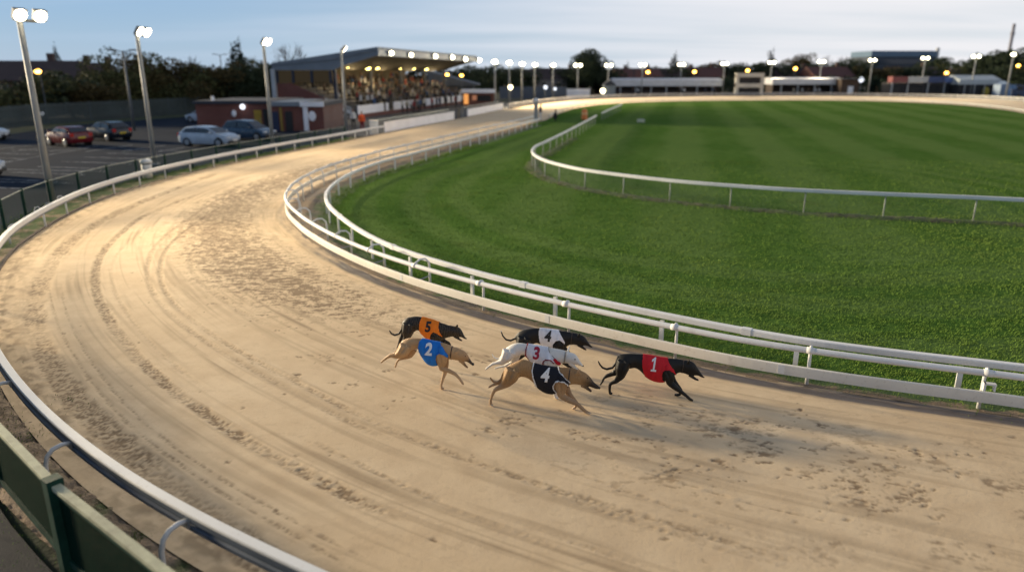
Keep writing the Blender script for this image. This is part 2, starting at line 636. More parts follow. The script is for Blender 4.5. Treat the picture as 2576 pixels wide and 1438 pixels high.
def crater(cx, cy, r, dep, ang, elong):
    # find nearest grid row/col around
    d2 = (X[:, NV // 2] - cx) ** 2 + (Y[:, NV // 2] - cy) ** 2
    i = int(np.argmin(d2))
    # refine the row by projecting on neighbouring rows
    best = None
    for ii in range(max(0, i - 160), min(X.shape[0], i + 161), 8):
        jj = int(np.clip(round((((cx - X[ii, 0]) * (X[ii, -1] - X[ii, 0]) + (cy - Y[ii, 0]) * (Y[ii, -1] - Y[ii, 0])) / ((X[ii, -1] - X[ii, 0]) ** 2 + (Y[ii, -1] - Y[ii, 0]) ** 2)) * (NV - 1)), 0, NV - 1))
        e = (X[ii, jj] - cx) ** 2 + (Y[ii, jj] - cy) ** 2
        if best is None or e < best[0]: best = (e, ii, jj)
    _, i, j = best
    w = 10 + int(r * elong / .03) * 3
    i0, i1, j0, j1 = max(0, i - w), min(X.shape[0], i + w), max(0, j - w), min(NV, j + w)
    x, y = X[i0:i1, j0:j1] - cx, Y[i0:i1, j0:j1] - cy
    c, s_ = math.cos(ang), math.sin(ang)
    a = (x * c + y * s_) / (r * elong)
    b = (-x * s_ + y * c) / r
    q = np.sqrt(a * a + b * b) + (fbm2(x * 22 + cx * 9 + 80, y * 22 + cy * 9 + 80, 51, 2) - .5) * 1.7
    bowl = np.clip(1 - q * q, 0, 1)
    rim = np.exp(-((q - 1.15) / .35) ** 2)
    h[i0:i1, j0:j1] += -dep * bowl + dep * .30 * rim * (a < .3)
    dm[i0:i1, j0:j1] = np.maximum(dm[i0:i1, j0:j1], bowl ** .7 * rnd.uniform(.55, 1.0))


def scrape_group(cx, cy, k, heading):
    for _ in range(k):
        a = rnd.uniform(0, 6.28)
        rr = abs(rnd.gauss(0, .13))
        crater(cx + math.cos(a) * rr * 1.6, cy + math.sin(a) * rr, rnd.uniform(.010, .030), rnd.uniform(.005, .013), heading + rnd.gauss(0, .5), rnd.uniform(1.3, 3.2))


def track_head(s):
    p = at(OUT, sO, s)
    q = at(OUT, sO, s - .5)
    return math.atan2(q[1] - p[1], q[0] - p[0])


def inside_sv(s, v):
    i = np.searchsorted(st, s)
    i = min(max(i, 0), NU - 1)
    return PO[i] * (1 - v) + PI_[i] * v


# dense band round the inside of the bend
for _ in range(200):
    s_ = rnd.uniform(nearest_s(OUT, sO, (-7.2, 9.6)), nearest_s(OUT, sO, (-14.8, 43)))
    v_ = min(.97, max(.3, rnd.gauss(.70, .13)))
    p = inside_sv(s_, v_)
    scrape_group(p[0], p[1], rnd.randint(2, 6), track_head(s_))
# clusters on the near straight where the pack has gone by
for _ in range(34):
    px, py = rnd.gauss(2050, 330), rnd.gauss(1165, 75)
    if py > 1120 + (px - 1300) * .26 or py < 960 + (px - 1400) * .12: continue
    p = U(px, py)
    scrape_group(p.x, p.y, rnd.randint(4, 11), -.3)
for px, py, k in [(1440, 1090, 5), (1290, 1055, 4), (1310, 1066, 5), (1270, 1042, 3), (1500, 1103, 6), (1640, 1105, 8), (1790, 1160, 5), (1690, 1180, 8), (1880, 1060, 8), (1920, 1120, 9), (2340, 1300, 6), (2010, 1030, 5), (2420, 1140, 9),
                  (1660, 1030, 6), (1760, 1045, 6), (1600, 1000, 5), (1850, 1085, 6), (895, 970, 4), (970, 935, 4), (860, 905, 3), (800, 895, 3), (745, 945, 2), (1180, 890, 4), (1220, 905, 5), (1150, 940, 3), (840, 800, 5), (900, 835, 5), (1000, 870, 4), (700, 830, 3), (1000, 1010, 2)]:
    p = U(px, py)
    scrape_group(p.x, p.y, k + 4, -.25)
for _ in range(170):
    s_ = rnd.uniform(nearest_s(OUT, sO, (3, 2.8)), nearest_s(OUT, sO, (-16.4, 34)))
    p = inside_sv(s_, rnd.uniform(.12, .85))
    scrape_group(p[0], p[1], 1, track_head(s_))
# churned strip beside the outer rail
edge = np.clip(1 - np.abs(VV - .035) / .07, 0, 1)
ch = fbm2(SS * 4, VV * 60, 61, 4)
h += edge * (ch - .5) * .05
dm = np.maximum(dm, edge * np.clip((ch - .42) * 3.2, 0, .75))
DAMP[n0:n1] = dm
# damp drain line with the board's shadow painted in, beside the inside rail
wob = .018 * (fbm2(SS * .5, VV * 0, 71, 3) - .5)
wet_shade = np.exp(-((VV - .968 - wob) / .014) ** 2) + .8 * np.exp(-((VV - .994 + wob) / .012) ** 2)
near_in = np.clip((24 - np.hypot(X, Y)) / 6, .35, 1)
wet_shade_m = np.clip(wet_shade * near_in * (.4 + .9 * fbm2(SS * 2, VV * 90, 73, 3)), 0, 1)
h -= wet_shade_m * .012
H[n0:n1] = np.clip(h * .58, -.05, .04)
WET_SHADE = np.zeros((NU, NV))
WET_SHADE[n0:n1] = wet_shade_m


def grid_mesh(name, gx, gy, gz, cols=None):
    nu, nv = gx.shape
    me = bpy.data.meshes.new(name)
    idx = np.arange(nu * nv).reshape(nu, nv)
    a, b, c, d = idx[:-1, :-1], idx[:-1, 1:], idx[1:, 1:], idx[1:, :-1]
    q = np.stack([a, b, c, d], -1).reshape(-1, 4)
    # face up
    i0 = q[len(q) // 2]
    e1 = np.array([gx.flat[i0[1]] - gx.flat[i0[0]], gy.flat[i0[1]] - gy.flat[i0[0]]])
    e2 = np.array([gx.flat[i0[3]] - gx.flat[i0[0]], gy.flat[i0[3]] - gy.flat[i0[0]]])
    if e1[0] * e2[1] - e1[1] * e2[0] < 0: q = q[:, ::-1]
    me.vertices.add(nu * nv)
    me.vertices.foreach_set('co', np.stack([gx, gy, gz], -1).astype('f4').ravel())
    me.loops.add(q.size)
    me.loops.foreach_set('vertex_index', q.astype('i4').ravel())
    me.polygons.add(len(q))
    me.polygons.foreach_set('loop_start', (np.arange(len(q)) * 4).astype('i4'))
    me.polygons.foreach_set('use_smooth', np.ones(len(q), bool))
    for nm, c in (cols or {}).items():
        at_ = me.color_attributes.new(nm, 'FLOAT_COLOR', 'POINT')
        cc = np.zeros((nu * nv, 4), 'f4')
        cc[:, :3] = c.reshape(nu * nv, -1)
        cc[:, 3] = 1
        at_.data.foreach_set('color', cc.ravel())
    me.update()
    me.validate()
    return me


surf = np.stack([np.clip(DAMP, 0, 1), WET_SHADE, np.repeat(vv[None, :], NU, 0)], -1)
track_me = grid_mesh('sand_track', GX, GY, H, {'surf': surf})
t = NT('raked_sand')
att = t.n('ShaderNodeVertexColor', layer_name='surf')
sp = t.n('ShaderNodeSeparateColor')
t.l(att.outputs[0], sp.inputs[0])
P_ = t.pos()
big = t.noise(P_, .35, 5)
mid = t.noise(P_, 2.3, 5)
fine = t.noise(P_, 55, 5, .7)
base = t.mix(t.ramp(big, .32, .68), (.63, .47, .29), (.72, .56, .365))
base = t.mix(t.ramp(mid, .35, .75, 0, .35), base, (.42, .285, .165))
base = t.mix(t.ramp(fine, .55, .8, 0, .35), base, (.33, .225, .135))
damp = t.ramp(sp.outputs[0], .06, .85, 0, .88)
base = t.mix(damp, base, (.185, .122, .068))
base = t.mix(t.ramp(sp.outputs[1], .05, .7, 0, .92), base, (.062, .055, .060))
nm = t.bump(fine, .22, .010)
nm = t.bump(t.noise(P_, 14, 4), .16, .02, nm)
rough = t.ramp(sp.outputs[1], 0, 1, .92, .5)
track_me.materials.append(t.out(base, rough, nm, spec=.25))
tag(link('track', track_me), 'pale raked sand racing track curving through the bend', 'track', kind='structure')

# ------------------------------------------------------------------ ground sheets


def poly_sheet(name, pts, z, m, lab, cat, tri=True):
    bm = bmesh.new()
    vs = [bm.verts.new((p[0], p[1], z)) for p in pts]
    f = bm.faces.new(vs)
    bmesh.ops.triangulate(bm, faces=[f])
    bmesh.ops.recalc_face_normals(bm, faces=bm.faces)
    for f in bm.faces:
        if f.normal.z < 0: f.normal_flip()
    me = bpy.data.meshes.new(name)
    bm.to_mesh(me)
    bm.free()
    me.materials.append(m)
    return tag(link(name, me), lab, cat, kind='structure')


t = NT('rough_ground')
P_ = t.pos()
c = t.mix(t.ramp(t.noise(P_, .05, 6), .35, .65), (.028, .035, .018), (.05, .042, .028))
c = t.mix(t.ramp(t.noise(P_, 1.5, 5), .4, .7), c, (.02, .035, .012))
rough_ground = t.out(c, .95, t.bump(t.noise(P_, 8, 4), .4, .05))
me = MB().add([(-1500, -600, -.14), (1500, -600, -.14), (1500, 2500, -.14), (-1500, 2500, -.14)], [(0, 1, 2, 3)]).mesh('ground', rough_ground)
tag(link('ground', me), 'dull open ground reaching to the horizon', 'ground', kind='structure')

# lawn
t = NT('infield_turf')
P_ = t.pos()
g = t.mix(t.ramp(t.noise(P_, .12, 5), .35, .65), (.070, .140, .028), (.100, .172, .042))
g = t.mix(t.ramp(t.noise(P_, 1.4, 5), .42, .72, 0, .7), g, (.046, .108, .020))
g = t.mix(t.ramp(t.noise(P_, 6, 4, mscale=(.5, 1.6, 1)), .5, .8, 0, .55), g, (.065, .125, .02))
# broad mowing stripes
sep = t.n('ShaderNodeSeparateXYZ')
t.l(P_, sep.inputs[0])
ax = t.math('ADD', t.math('MULTIPLY', sep.outputs[0], .95), t.math('MULTIPLY', sep.outputs[1], -.22))
ex_ = t.math('SUBTRACT', sep.outputs[0], 9.0)
ey_ = t.math('MULTIPLY', t.math('SUBTRACT', sep.outputs[1], 31.0), .8)
rr_ = t.math('SQRT', t.math('ADD', t.math('MULTIPLY', ex_, ex_), t.math('MULTIPLY', ey_, ey_)))
ring = t.math('SINE', t.math('ADD', t.math('MULTIPLY', rr_, 3.4), t.math('MULTIPLY', t.noise(P_, .5, 3), 2.0)))
rng = t.math('MULTIPLY', t.ramp(rr_, 9.5, 11.5), t.ramp(sep.outputs[1], 34, 44, 1, 0))
stp = t.math('SINE', t.math('MULTIPLY', t.math('ADD', ax, t.math('MULTIPLY', t.noise(P_, .2, 3), 2.2)), 1.15))
stp2 = t.n('ShaderNodeMix', data_type='FLOAT')
t.l(rng, stp2.inputs[0])
t.l(stp, stp2.inputs[2])
t.l(ring, stp2.inputs[3])
stp = stp2.outputs[0]
g = t.mix(t.ramp(stp, -.5, .5, 0, .60), g, (.122, .190, .055))
g = t.mix(t.ramp(t.noise(P_, .45, 4), .58, .75, 0, .5), g, (.085, .105, .03))
nm = t.bump(t.noise(P_, 9, 5, .6, (.6, 1.4, 1)), .8, .10)
turf = t.out(g, 1.0, nm, spec=.0)
lawn_pts = [tuple(p) for p in INN[np.arange(0, len(INN), 4)]]
poly_sheet('lawn', lawn_pts, -.035, turf, 'green mown infield lawn inside the rails', 'lawn')

# verge between hare rail and lawn rail: sand-stained worn grass
sv = np.arange(0, sB[-1], .12)
Pb = at(RB, sB, sv)
# matching inside-rail stations
mI = [nearest_s(INN, sI, p) for p in Pb[::10]]
mI = np.interp(sv, sv[::10][:len(mI)], np.maximum.accumulate(mI))
Pa = at(INN, sI, mI)
w = np.linspace(-.01, 1.25, 40)
VX = Pa[:, None, 0] * (1 - w) + Pb[:, None, 0] * w
VY = Pa[:, None, 1] * (1 - w) + Pb[:, None, 1] * w
VZ = (fbm2(VX * 4, VY * 4, 81, 4) - .5) * .04 - .005 - .05 * np.clip((w[None] - 1.0) / .25, 0, 1) * fbm2(VX * 3, VY * 3, 83, 3) * 1.6
vw = np.repeat(w[None, :], len(sv), 0)
t = NT('worn_verge')
P_ = t.pos()
att = t.n('ShaderNodeVertexColor', layer_name='surf')
sp = t.n('ShaderNodeSeparateColor')
t.l(att.outputs[0], sp.inputs[0])
gr = t.mix(t.noise(P_, 5, 4), (.035, .085, .012), (.075, .115, .025))
so = t.mix(t.noise(P_, 3, 5), (.30, .21, .125), (.17, .12, .07))
so = t.mix(t.ramp(t.noise(P_, .9, 4), .45, .62, 0, .8), so, (.10, .085, .075))
msk = t.math('ADD', sp.outputs[0], t.ramp(t.noise(P_, 1.7, 5), .3, .7, -.36, .36))
sy = t.n('ShaderNodeSeparateXYZ')
t.l(P_, sy.inputs[0])
msk = t.math('SUBTRACT', msk, t.ramp(sy.outputs[1], 16, 21, 0, .36))
c = t.mix(t.ramp(msk, .26, .52), so, gr)
verge_me = grid_mesh('verge', VX, VY, VZ, {'surf': np.stack([vw, vw, vw], -1)})
verge_me.materials.append(t.out(c, .92, t.bump(t.noise(P_, 18, 4), .6, .03)))
tag(link('verge', verge_me), 'sandy worn verge between the two inner rails', 'verge', kind='structure')

# dirt apron between outer rail and green fence
FENP = [(8, -1.2), (4, .75), (0.2, 2.95), (-1.6, 4.05), (-3.02, 5.05), (-4.49, 6.18), (-5.85, 7.32), (-7.4, 8.9), (-9.5, 11.4), (-11.6, 14.3), (-13.6, 17.3), (-15.3, 20.3), (-16.7, 23.6), (-17.5, 26.8),
        (-17.75, 30), (-17.65, 33.4), (-17.05, 37.4), (-16.2, 41.8), (-15.1, 46.5), (-13.9, 51.2), (-12.6, 56.2)]
FEN = catmull(FENP, .2, 4)
sF = arclen(FEN)
sv = np.arange(0, nearest_s(OUT, sO, (-11.6, 57.5)), .055)
Po = at(OUT, sO, sv)
Nn = np.array([norm_at(Po, i) for i in range(len(Po))])
# left of travel is outward or inward: make it outward (away from infield)
sgn = 1.0 if np.dot(Nn[len(Nn) // 2], np.array([-1, 0])) > 0 else -1.0
OUTN = sgn
w = np.concatenate([np.linspace(-.03, 1.16, 36), [1.2, 1.26]])
wsc = (.56 + .44 * np.clip((Po[:, 1] - 6) / 12, 0, 1))[:, None]
AX = Po[:, None, 0] + Nn[:, None, 0] * sgn * w * wsc
AY = Po[:, None, 1] + Nn[:, None, 1] * sgn * w * wsc
AZ = (fbm2(AX * 5, AY * 5, 91, 4) - .5) * .06 - .012 + (fbm2(AX * 13, AY * 22, 93, 3) - .5) * .05
AZ[:, -2:] -= .09
AZ[:, :5] -= .015
t = NT('patchy_dirt')
P_ = t.pos()
so = t.mix(t.ramp(t.noise(P_, 3.5, 6), .35, .68), (.19, .135, .088), (.37, .27, .18))
so = t.mix(t.ramp(t.noise(P_, 22, 4), .5, .75, 0, .6), so, (.085, .06, .04))
gr = t.mix(t.noise(P_, 9, 4), (.03, .07, .012), (.07, .10, .025))
far = t.n('ShaderNodeSeparateXYZ')
t.l(P_, far.inputs[0])
gm = t.math('ADD', t.noise(P_, 1.3, 5), t.ramp(far.outputs[1], 10, 24, 0, .18))
c = t.mix(t.ramp(gm, .56, .68), so, gr)
me = grid_mesh('dirt', AX, AY, AZ)
me.materials.append(t.out(c, .95, t.bump(t.noise(P_, 30, 4), .7, .03)))
tag(link('verge', me), 'bare dirt verge between outer rail and green fence', 'verge', kind='structure')

# timber edging along the outside of the sand
me = MB().sweep([tuple(p) for p in at(OUT, sO, np.arange(nearest_s(OUT, sO, (-9, 11.6)), nearest_s(OUT, sO, (50, 166)), .5))], [(.03 * sgn, -.1), (.12 * sgn, -.1), (.12 * sgn, .035), (.03 * sgn, .035)]).mesh('kerb', mat('old_timber_edging', (.13, .095, .07), .9, .35, 3, kind='pos'))
tag(link('kerb', me), 'low brown timber edging along the outside of the sand', 'kerb', kind='structure')

# tarmac beyond the fence
t = NT('tarmac')
P_ = t.pos()
c = t.mix(t.ramp(t.noise(P_, .25, 6), .35, .68), (.010, .018, .033), (.018, .028, .045))
c = t.mix(t.ramp(t.noise(P_, 90, 3), .55, .8, 0, .5), c, (.07, .07, .075))
tarmac = t.out(c, t.ramp(t.noise(P_, .4, 4), .3, .7, .85, .98), None, spec=.06)
fo = [(FEN[i][0] + norm_at(FEN, i)[0] * .12 * sgn, FEN[i][1] + norm_at(FEN, i)[1] * .12 * sgn) for i in range(len(FEN))]
i_split = int(np.argmin(((FEN - np.array((-13.6, 17.3))) ** 2).sum(1)))
car = [tuple(p) for p in fo[i_split::4]] + [(-12.3, 62), (-8, 82), (-14, 100), (-36, 100), (-46, 92), (-56, 72), (-75, 50), (-90, 30), (-60, 8)]
poly_sheet('car_park', car, -.095, tarmac, 'dark tarmac car park with faint bay lines', 'car park')
t = NT('dark_walkway_asphalt')
P_ = t.pos()
c = t.mix(t.ramp(t.noise(P_, 1.1, 6), .35, .68), (.010, .012, .018), (.028, .028, .032))
walk = t.out(c, .85, t.bump(t.noise(P_, 60, 4), .5, .01))
poly_sheet('path', [tuple(p) for p in fo[0:i_split + 1:4]] + [(-30, 16), (-30, -6), (8, -6)], -.09, walk, 'dark asphalt spectator path behind the green fence', 'path')

# bay lines, worn paint
t = NT('worn_line_paint')
P_ = t.pos()
line_m = t.out(t.mix(t.ramp(t.noise(P_, 3, 5), .42, .6), (.44, .46, .48), (.08, .09, .10)), .8)
mb = MB()


def line(a, b, w=.10):
    a, b = Vector(a), Vector(b)
    d = (b - a).normalized()
    n = Vector((-d.y, d.x)) * w / 2
    z = -.0895
    mb.add([(*(a - n), z), (*(b - n), z), (*(b + n), z), (*(a + n), z)], [(0, 1, 2, 3)])


for k in range(9):
    y = 29.5 + k * 2.3
    line((-34, y + 1.2), (-29.2, y))
    line((-26.2, y + 1.0), (-21.6, y - .1))
line((-29.2, 28), (-29.2, 50))
line((-42, 36), (-20.5, 33.4))
line((-42, 40.5), (-21.2, 37.6))
for k in range(8):
    line((-40 - 0.0 + k * 2.4, 47.5), (-39.2 + k * 2.4, 52))
tag(mb.build('road_marking', line_m), 'faded white bay lines painted on the tarmac', 'road marking', kind='structure')

# soil and straw strip under the infield rail
sv = np.arange(0, nearest_s(RC, sC, (4.8, 57)), .12)
Pc = at(RC, sC, sv)
Nc = np.array([norm_at(Pc, i) for i in range(len(Pc))])
w = np.linspace(-.55, .55, 22)
wid = .7 + .6 * fbm2(np.repeat((sv * .8)[:, None], 22, 1), np.zeros((len(sv), 22)), 95, 3)
CX_ = Pc[:, None, 0] + Nc[:, None, 0] * w * wid
CY_ = Pc[:, None, 1] + Nc[:, None, 1] * w * wid
CZ_ = .012 - .09 * (np.abs(w)[None] / .55) ** 2 + (fbm2(CX_ * 5, CY_ * 5, 97, 4) - .5) * .10
t = NT('straw_and_soil')
P_ = t.pos()
c = t.mix(t.ramp(t.noise(P_, 2.2, 5, mscale=(1, 1, 1)), .38, .6), (.030, .026, .016), (.115, .105, .045))
c = t.mix(t.ramp(t.noise(P_, 1.0, 4), .4, .6, 0, .8), c, (.05, .095, .018))
me = grid_mesh('dirt', CX_, CY_, CZ_)
me.materials.append(t.out(c, .95, t.bump(t.noise(P_, 25, 4), .6, .04)))
tag(link('verge', me), 'strip of straw and bare soil under the infield rail', 'verge', kind='structure')

# ------------------------------------------------------------------ standing grass blades in the near lawn
def point_in(poly, pts):
    x, y = pts[:, 0], pts[:, 1]
    ins = np.zeros(len(pts), bool)
    n = len(poly)
    j = n - 1
    for i in range(n):
        xi, yi = poly[i]
        xj, yj = poly[j]
        c = ((yi > y) != (yj > y)) & (x < (xj - xi) * (y - yi) / (yj - yi + 1e-12) + xi)
        ins ^= c
        j = i
    return ins


lp = [tuple(p) for p in RB[::4]] + [(20, 80), (60, 40)]
# sample uniformly in view bearings so the blades are as dense near as far
N = 300000
px = nrs.uniform(790, 2640, N)
py = nrs.uniform(330, 1010, N) ** 1.0
a_ = (px - CX) / F
b_ = (CY - py) / F
dz = -SP + b_ * CP
tt = -CAMH / dz
pts = np.stack([a_ * tt, (CP + b_ * SP) * tt], 1)
keep = point_in(lp, pts) & (pts[:, 1] < 42)
clump = .55 * fbm2(pts[:, 0] * 2.0 + 50, pts[:, 1] * 3.4, 101, 4) + .45 * fbm2(pts[:, 0] * 5 + 20, pts[:, 1] * 9, 103, 3)
keep &= nrs.rand(N) < np.clip((clump - .36) * 4.5, .22, 1)
pts = pts[keep]
# rough tufts at rail feet
ex = []
for Q, S, lim, off, cnt, wd in ((RB, sB, (2, 69), .1, 16000, .22), (RC, sC, (5, 57), 0, 9000, .4)):
    ss = nrs.uniform(nearest_s(Q, S, Q[10]), S[-1] * .75, cnt)
    p = at(Q, S, ss)
    ex.append(p + nrs.normal(0, wd, p.shape))
for (cx, cy, k, r) in [(U(150, 1130).x, U(150, 1130).y, 160, .16), (U(200, 1250).x, U(200, 1250).y, 260, .1), (U(330, 1340).x, U(330, 1340).y, 320, .10), (U(40, 1150).x, U(40, 1150).y, 200, .22),
                       (U(245, 1270).x, U(245, 1270).y, 200, .12), (U(90, 1100).x, U(90, 1100).y, 150, .2), (U(360, 1345).x, U(360, 1345).y, 200, .08), (U(120, 1020).x, U(120, 1020).y, 60, .3)]:
    ex.append(nrs.normal(0, r, (k, 2)) + np.array((cx, cy)))
ss = nrs.uniform(sF[0] + 14, sF[-1], 9000)
ex.append(at(FEN, sF, ss) + nrs.normal(0, .22, (9000, 2)))
nl = len(pts)
pts = np.vstack([pts] + ex)
M_ = len(pts)
dcam = np.hypot(pts[:, 0], pts[:, 1])
hh = nrs.uniform(.02, .045, M_) * (1 + .012 * dcam)
hh[nl:] *= 1.2
hh[dcam < 11] *= .55
wd = nrs.uniform(.005, .010, M_) * (.5 + .035 * dcam)
wd[dcam < 11] *= .6
az = nrs.uniform(0, 2 * math.pi, M_)
lean = nrs.uniform(.2, 1.2, M_)
la = nrs.normal(.2, .9, M_)
z0 = np.full(M_, -.04)
z0[nl:] = -.02
dx, dy = np.cos(az) * wd, np.sin(az) * wd
V = np.empty((M_, 3, 3))
V[:, 0] = np.stack([pts[:, 0] - dx, pts[:, 1] - dy, z0], 1)
V[:, 1] = np.stack([pts[:, 0] + dx, pts[:, 1] + dy, z0], 1)
V[:, 2] = np.stack([pts[:, 0] + np.cos(la) * hh * lean, pts[:, 1] + np.sin(la) * hh * lean, z0 + hh], 1)
me = bpy.data.meshes.new('grass')
me.vertices.add(M_ * 3)
me.vertices.foreach_set('co', V.astype('f4').ravel())
me.loops.add(M_ * 3)
me.loops.foreach_set('vertex_index', np.arange(M_ * 3, dtype='i4'))
me.polygons.add(M_)
me.polygons.foreach_set('loop_start', (np.arange(M_) * 3).astype('i4'))
me.update()
t = NT('grass_blade')
P_ = t.pos()
rp = t.n('ShaderNodeNewGeometry').outputs['Random Per Island']
c = t.mix(rp, (.120, .192, .034), (.158, .242, .050))
c = t.mix(t.ramp(t.noise(P_, .5, 4), .5, .75, 0, .6), c, (.20, .26, .07))
c = t.mix(t.ramp(t.noise(P_, .16, 4), .4, .65, 0, .45), c, (.06, .14, .025))
me.materials.append(t.out(c, .9, spec=.0))
tag(link('grass', me), 'short green grass blades standing in the lawn and at the rail feet', 'grass', kind='stuff')

# ------------------------------------------------------------------ rails and fences
def path_between(Q, S, a, b, step=.25):
    n = max(2, int((b - a) / step))
    return [tuple(p) for p in at(Q, S, np.linspace(a, b, n))]


def upright(mb, x, y, r, h, seg=8):
    mb.cyl((x, y, -.12), r, h + .12, seg)


ss_in = -OUTN  # side pointing to the infield

# --- outer running rail: white capped aluminium on goose-neck / straight posts
root = empty('running_rail', (-16.5, 31, 0))
tag(root, 'white outer running rail sweeping round the outside of the sand from the near corner', 'rail')
inv = Vector((16.5, -31, 0))


def part_path(root, name, mb, m, smooth=False, bevel=0):
    o = mb.build(name, m, None, smooth, bevel)
    o.parent = root
    o.matrix_parent_inverse = Matrix.Translation(-Vector(root.location))
    return o


s_end = nearest_s(OUT, sO, (-10.75, 61.6))
P = path_between(OUT, sO, 2.0, s_end, .2)
o = 1.0 * OUTN
cap = [(.108 * o, .602), (.108 * o, .624), (.098 * o, .636), (.006 * o, .636), (-.006 * o, .622), (-.006 * o, .50), (.016 * o, .50), (.016 * o, .602)]
part_path(root, 'rail_bar', MB().sweep(P, cap), WHITE)
ch = [(.104 * o, .442), (.104 * o, .482), (.074 * o, .490), (.074 * o, .528), (.099 * o, .536), (.099 * o, .588), (.088 * o, .600), (.018 * o, .600), (.018 * o, .442)]
part_path(root, 'channel', MB().sweep(P, ch), GREYAL)
s_a = nearest_s(OUT, sO, U(487, 1300, .6)[:2])
s_b = nearest_s(OUT, sO, U(185, 1100, .6)[:2])
gap = s_b - s_a
ks = [s_a + k * gap for k in range(-4, 2)]
s = ks[-1] + gap
while s < s_end - .4:
    ks.append(s)
    s += 2.25
for s in ks:
    if s < 2.2: continue
    p, d, n = frame(OUT, sO, s)
    n = n * OUTN
    mb = MB()
    goose = p[1] < 21.5
    if goose:
        pr = [(.095, .535), (.19, .555), (.29, .535), (.36, .47), (.395, .36), (.40, .2), (.405, -.1)]
        mb.tube([(p[0] + n[0] * a, p[1] + n[1] * a, z) for a, z in pr], [.027] * 7, 10)
        po = part_path(root, 'post', mb, WHITE, True)
        b = MB().box((p[0] + n[0] * .109, p[1] + n[1] * .109, .515), (.09, .025, .075), math.atan2(d[1], d[0]))
        c_ = (p[0] + n[0] * .122 + d[0] * .03, p[1] + n[1] * .122 + d[1] * .03, .515)
        b.tube([c_, (c_[0] + n[0] * .02, c_[1] + n[1] * .02, .515)], .014, 8)
        br = part_path(root, 'bracket', b, GALV)
    else:
        mb.tube([(p[0] + n[0] * .05, p[1] + n[1] * .05, -.1), (p[0] + n[0] * .05, p[1] + n[1] * .05, .5)], .028, 8)
        if p[1] < 26:
            mb.tube([(p[0] + n[0] * a, p[1] + n[1] * a, z) for a, z in [(.08, .60), (.16, .68), (.25, .66), (.29, .56), (.25, .45), (.08, .42)]], .014, 6)
        po = part_path(root, 'post', mb, WHITE, True)

# --- far outer rail round the back straight
root = empty('running_rail', (20, 150, 0))
tag(root, 'pale outer rail along the far bend in front of the distant stands', 'rail')
a, b = nearest_s(OUT, sO, (-.4, 106)), sO[-1] - 4
part_path(root, 'rail_bar', MB().sweep(path_between(OUT, sO, a, b, 1.0), [(.08, .55), (-.08, .55), (-.08, .72), (.08, .72)]), mat('grey_white_rail', (.5, .5, .48), .5, .2, 2, kind='pos'))
part_path(root, 'lower_board', MB().sweep(path_between(OUT, sO, a, b, 1.0), [(.05, .05), (-.05, .05), (-.05, .42), (.05, .42)]), mat('grey_kickboard', (.22, .22, .22), .6, .3, 1, kind='pos'))
for s in np.linspace(a, b, 48):
    p, d, n = frame(OUT, sO, s)
    part_path(root, 'post', MB().box((p[0], p[1], .25), (.1, .1, .7), math.atan2(d[1], d[0])), WHITE)

# --- inner hare rail: tube on goose-necks with a deep cream board in front
root = empty('hare_rail', (-8.8, 31, 0))
tag(root, 'white tubular inner rail with a deep cream board along its track side', 'rail')
a, b = sI[0] + 2, nearest_s(INN, sI, (2.2, 75))
P = path_between(INN, sI, a, b, .2)
n_ = len(P)
mb = MB()
mb.tube([(p[0], p[1], .62) for p in P], .052, 10)
part_path(root, 'tube_rail', mb, WHITE, True)
o = ss_in
brd = [(-.045 * o, .165), (-.045 * o, .325), (-.035 * o, .335), (.0 * o, .335), (.0 * o, .165)]
part_path(root, 'board', MB().sweep(P, brd), [CREAM])
s0 = nearest_s(INN, sI, (1.0, 12.95))
ks = [nearest_s(INN, sI, q) for q in [(-.66, 14.3), (1.0, 12.95), (2.75, 11.6), (4.7, 10.5), (6.85, 9.6)]]
s = ks[0] + 2.1
while s < b - .3:
    ks.append(s)
    s += 2.0 if s < s0 + 40 else 2.5
s = ks[4] - 2.4
while s > a + .3:
    ks.append(s)
    s -= 2.4
for k, s in enumerate(ks):
    p, d, n = frame(INN, sI, s)
    n = n * ss_in
    bend = p[1] > 15.5
    reach = .42 if bend else .16
    mb = MB()
    pr = [(.0, .665), (reach * .35, .74), (reach * .72, .73), (reach * .96, .63), (reach, .48), (reach, -.1)] if bend else [(0, .655), (.05, .668), (.095, .65), (.118, .59), (.12, .5), (.12, -.1)]
    if not bend: reach = .12
    mb.tube([(p[0] + n[0] * a_, p[1] + n[1] * a_, z) for a_, z in pr], [.022, .022, .022, .024, .026, .03], 8)
    po = part_path(root, 'post', mb, WHITE, True)
    b2 = MB().tube([(p[0] + n[0] * -.005, p[1] + n[1] * -.005, .25), (p[0] + n[0] * reach, p[1] + n[1] * reach, .30)], .016, 6)
    part_path(root, 'bracket', b2, GALV)
    if p[1] < 30:
        part_path(root, 'sleeve', MB().tube([(p[0] - d[0] * .06, p[1] - d[1] * .06, .62), (p[0] + d[0] * .06, p[1] + d[1] * .06, .62)], .0555, 12), WHITE, True)
# board joints
for s in np.arange(ks[4] - 6, s0 + 34, 4.4):
    if s < a + .2: continue
    p, d, n = frame(INN, sI, s)
    n = n * ss_in
    an = math.atan2(d[1], d[0])
    part_path(root, 'joint_plate', MB().box((p[0] - n[0] * .0465, p[1] - n[1] * .0465, .25), (.10, .006, .15), an), WHITE)
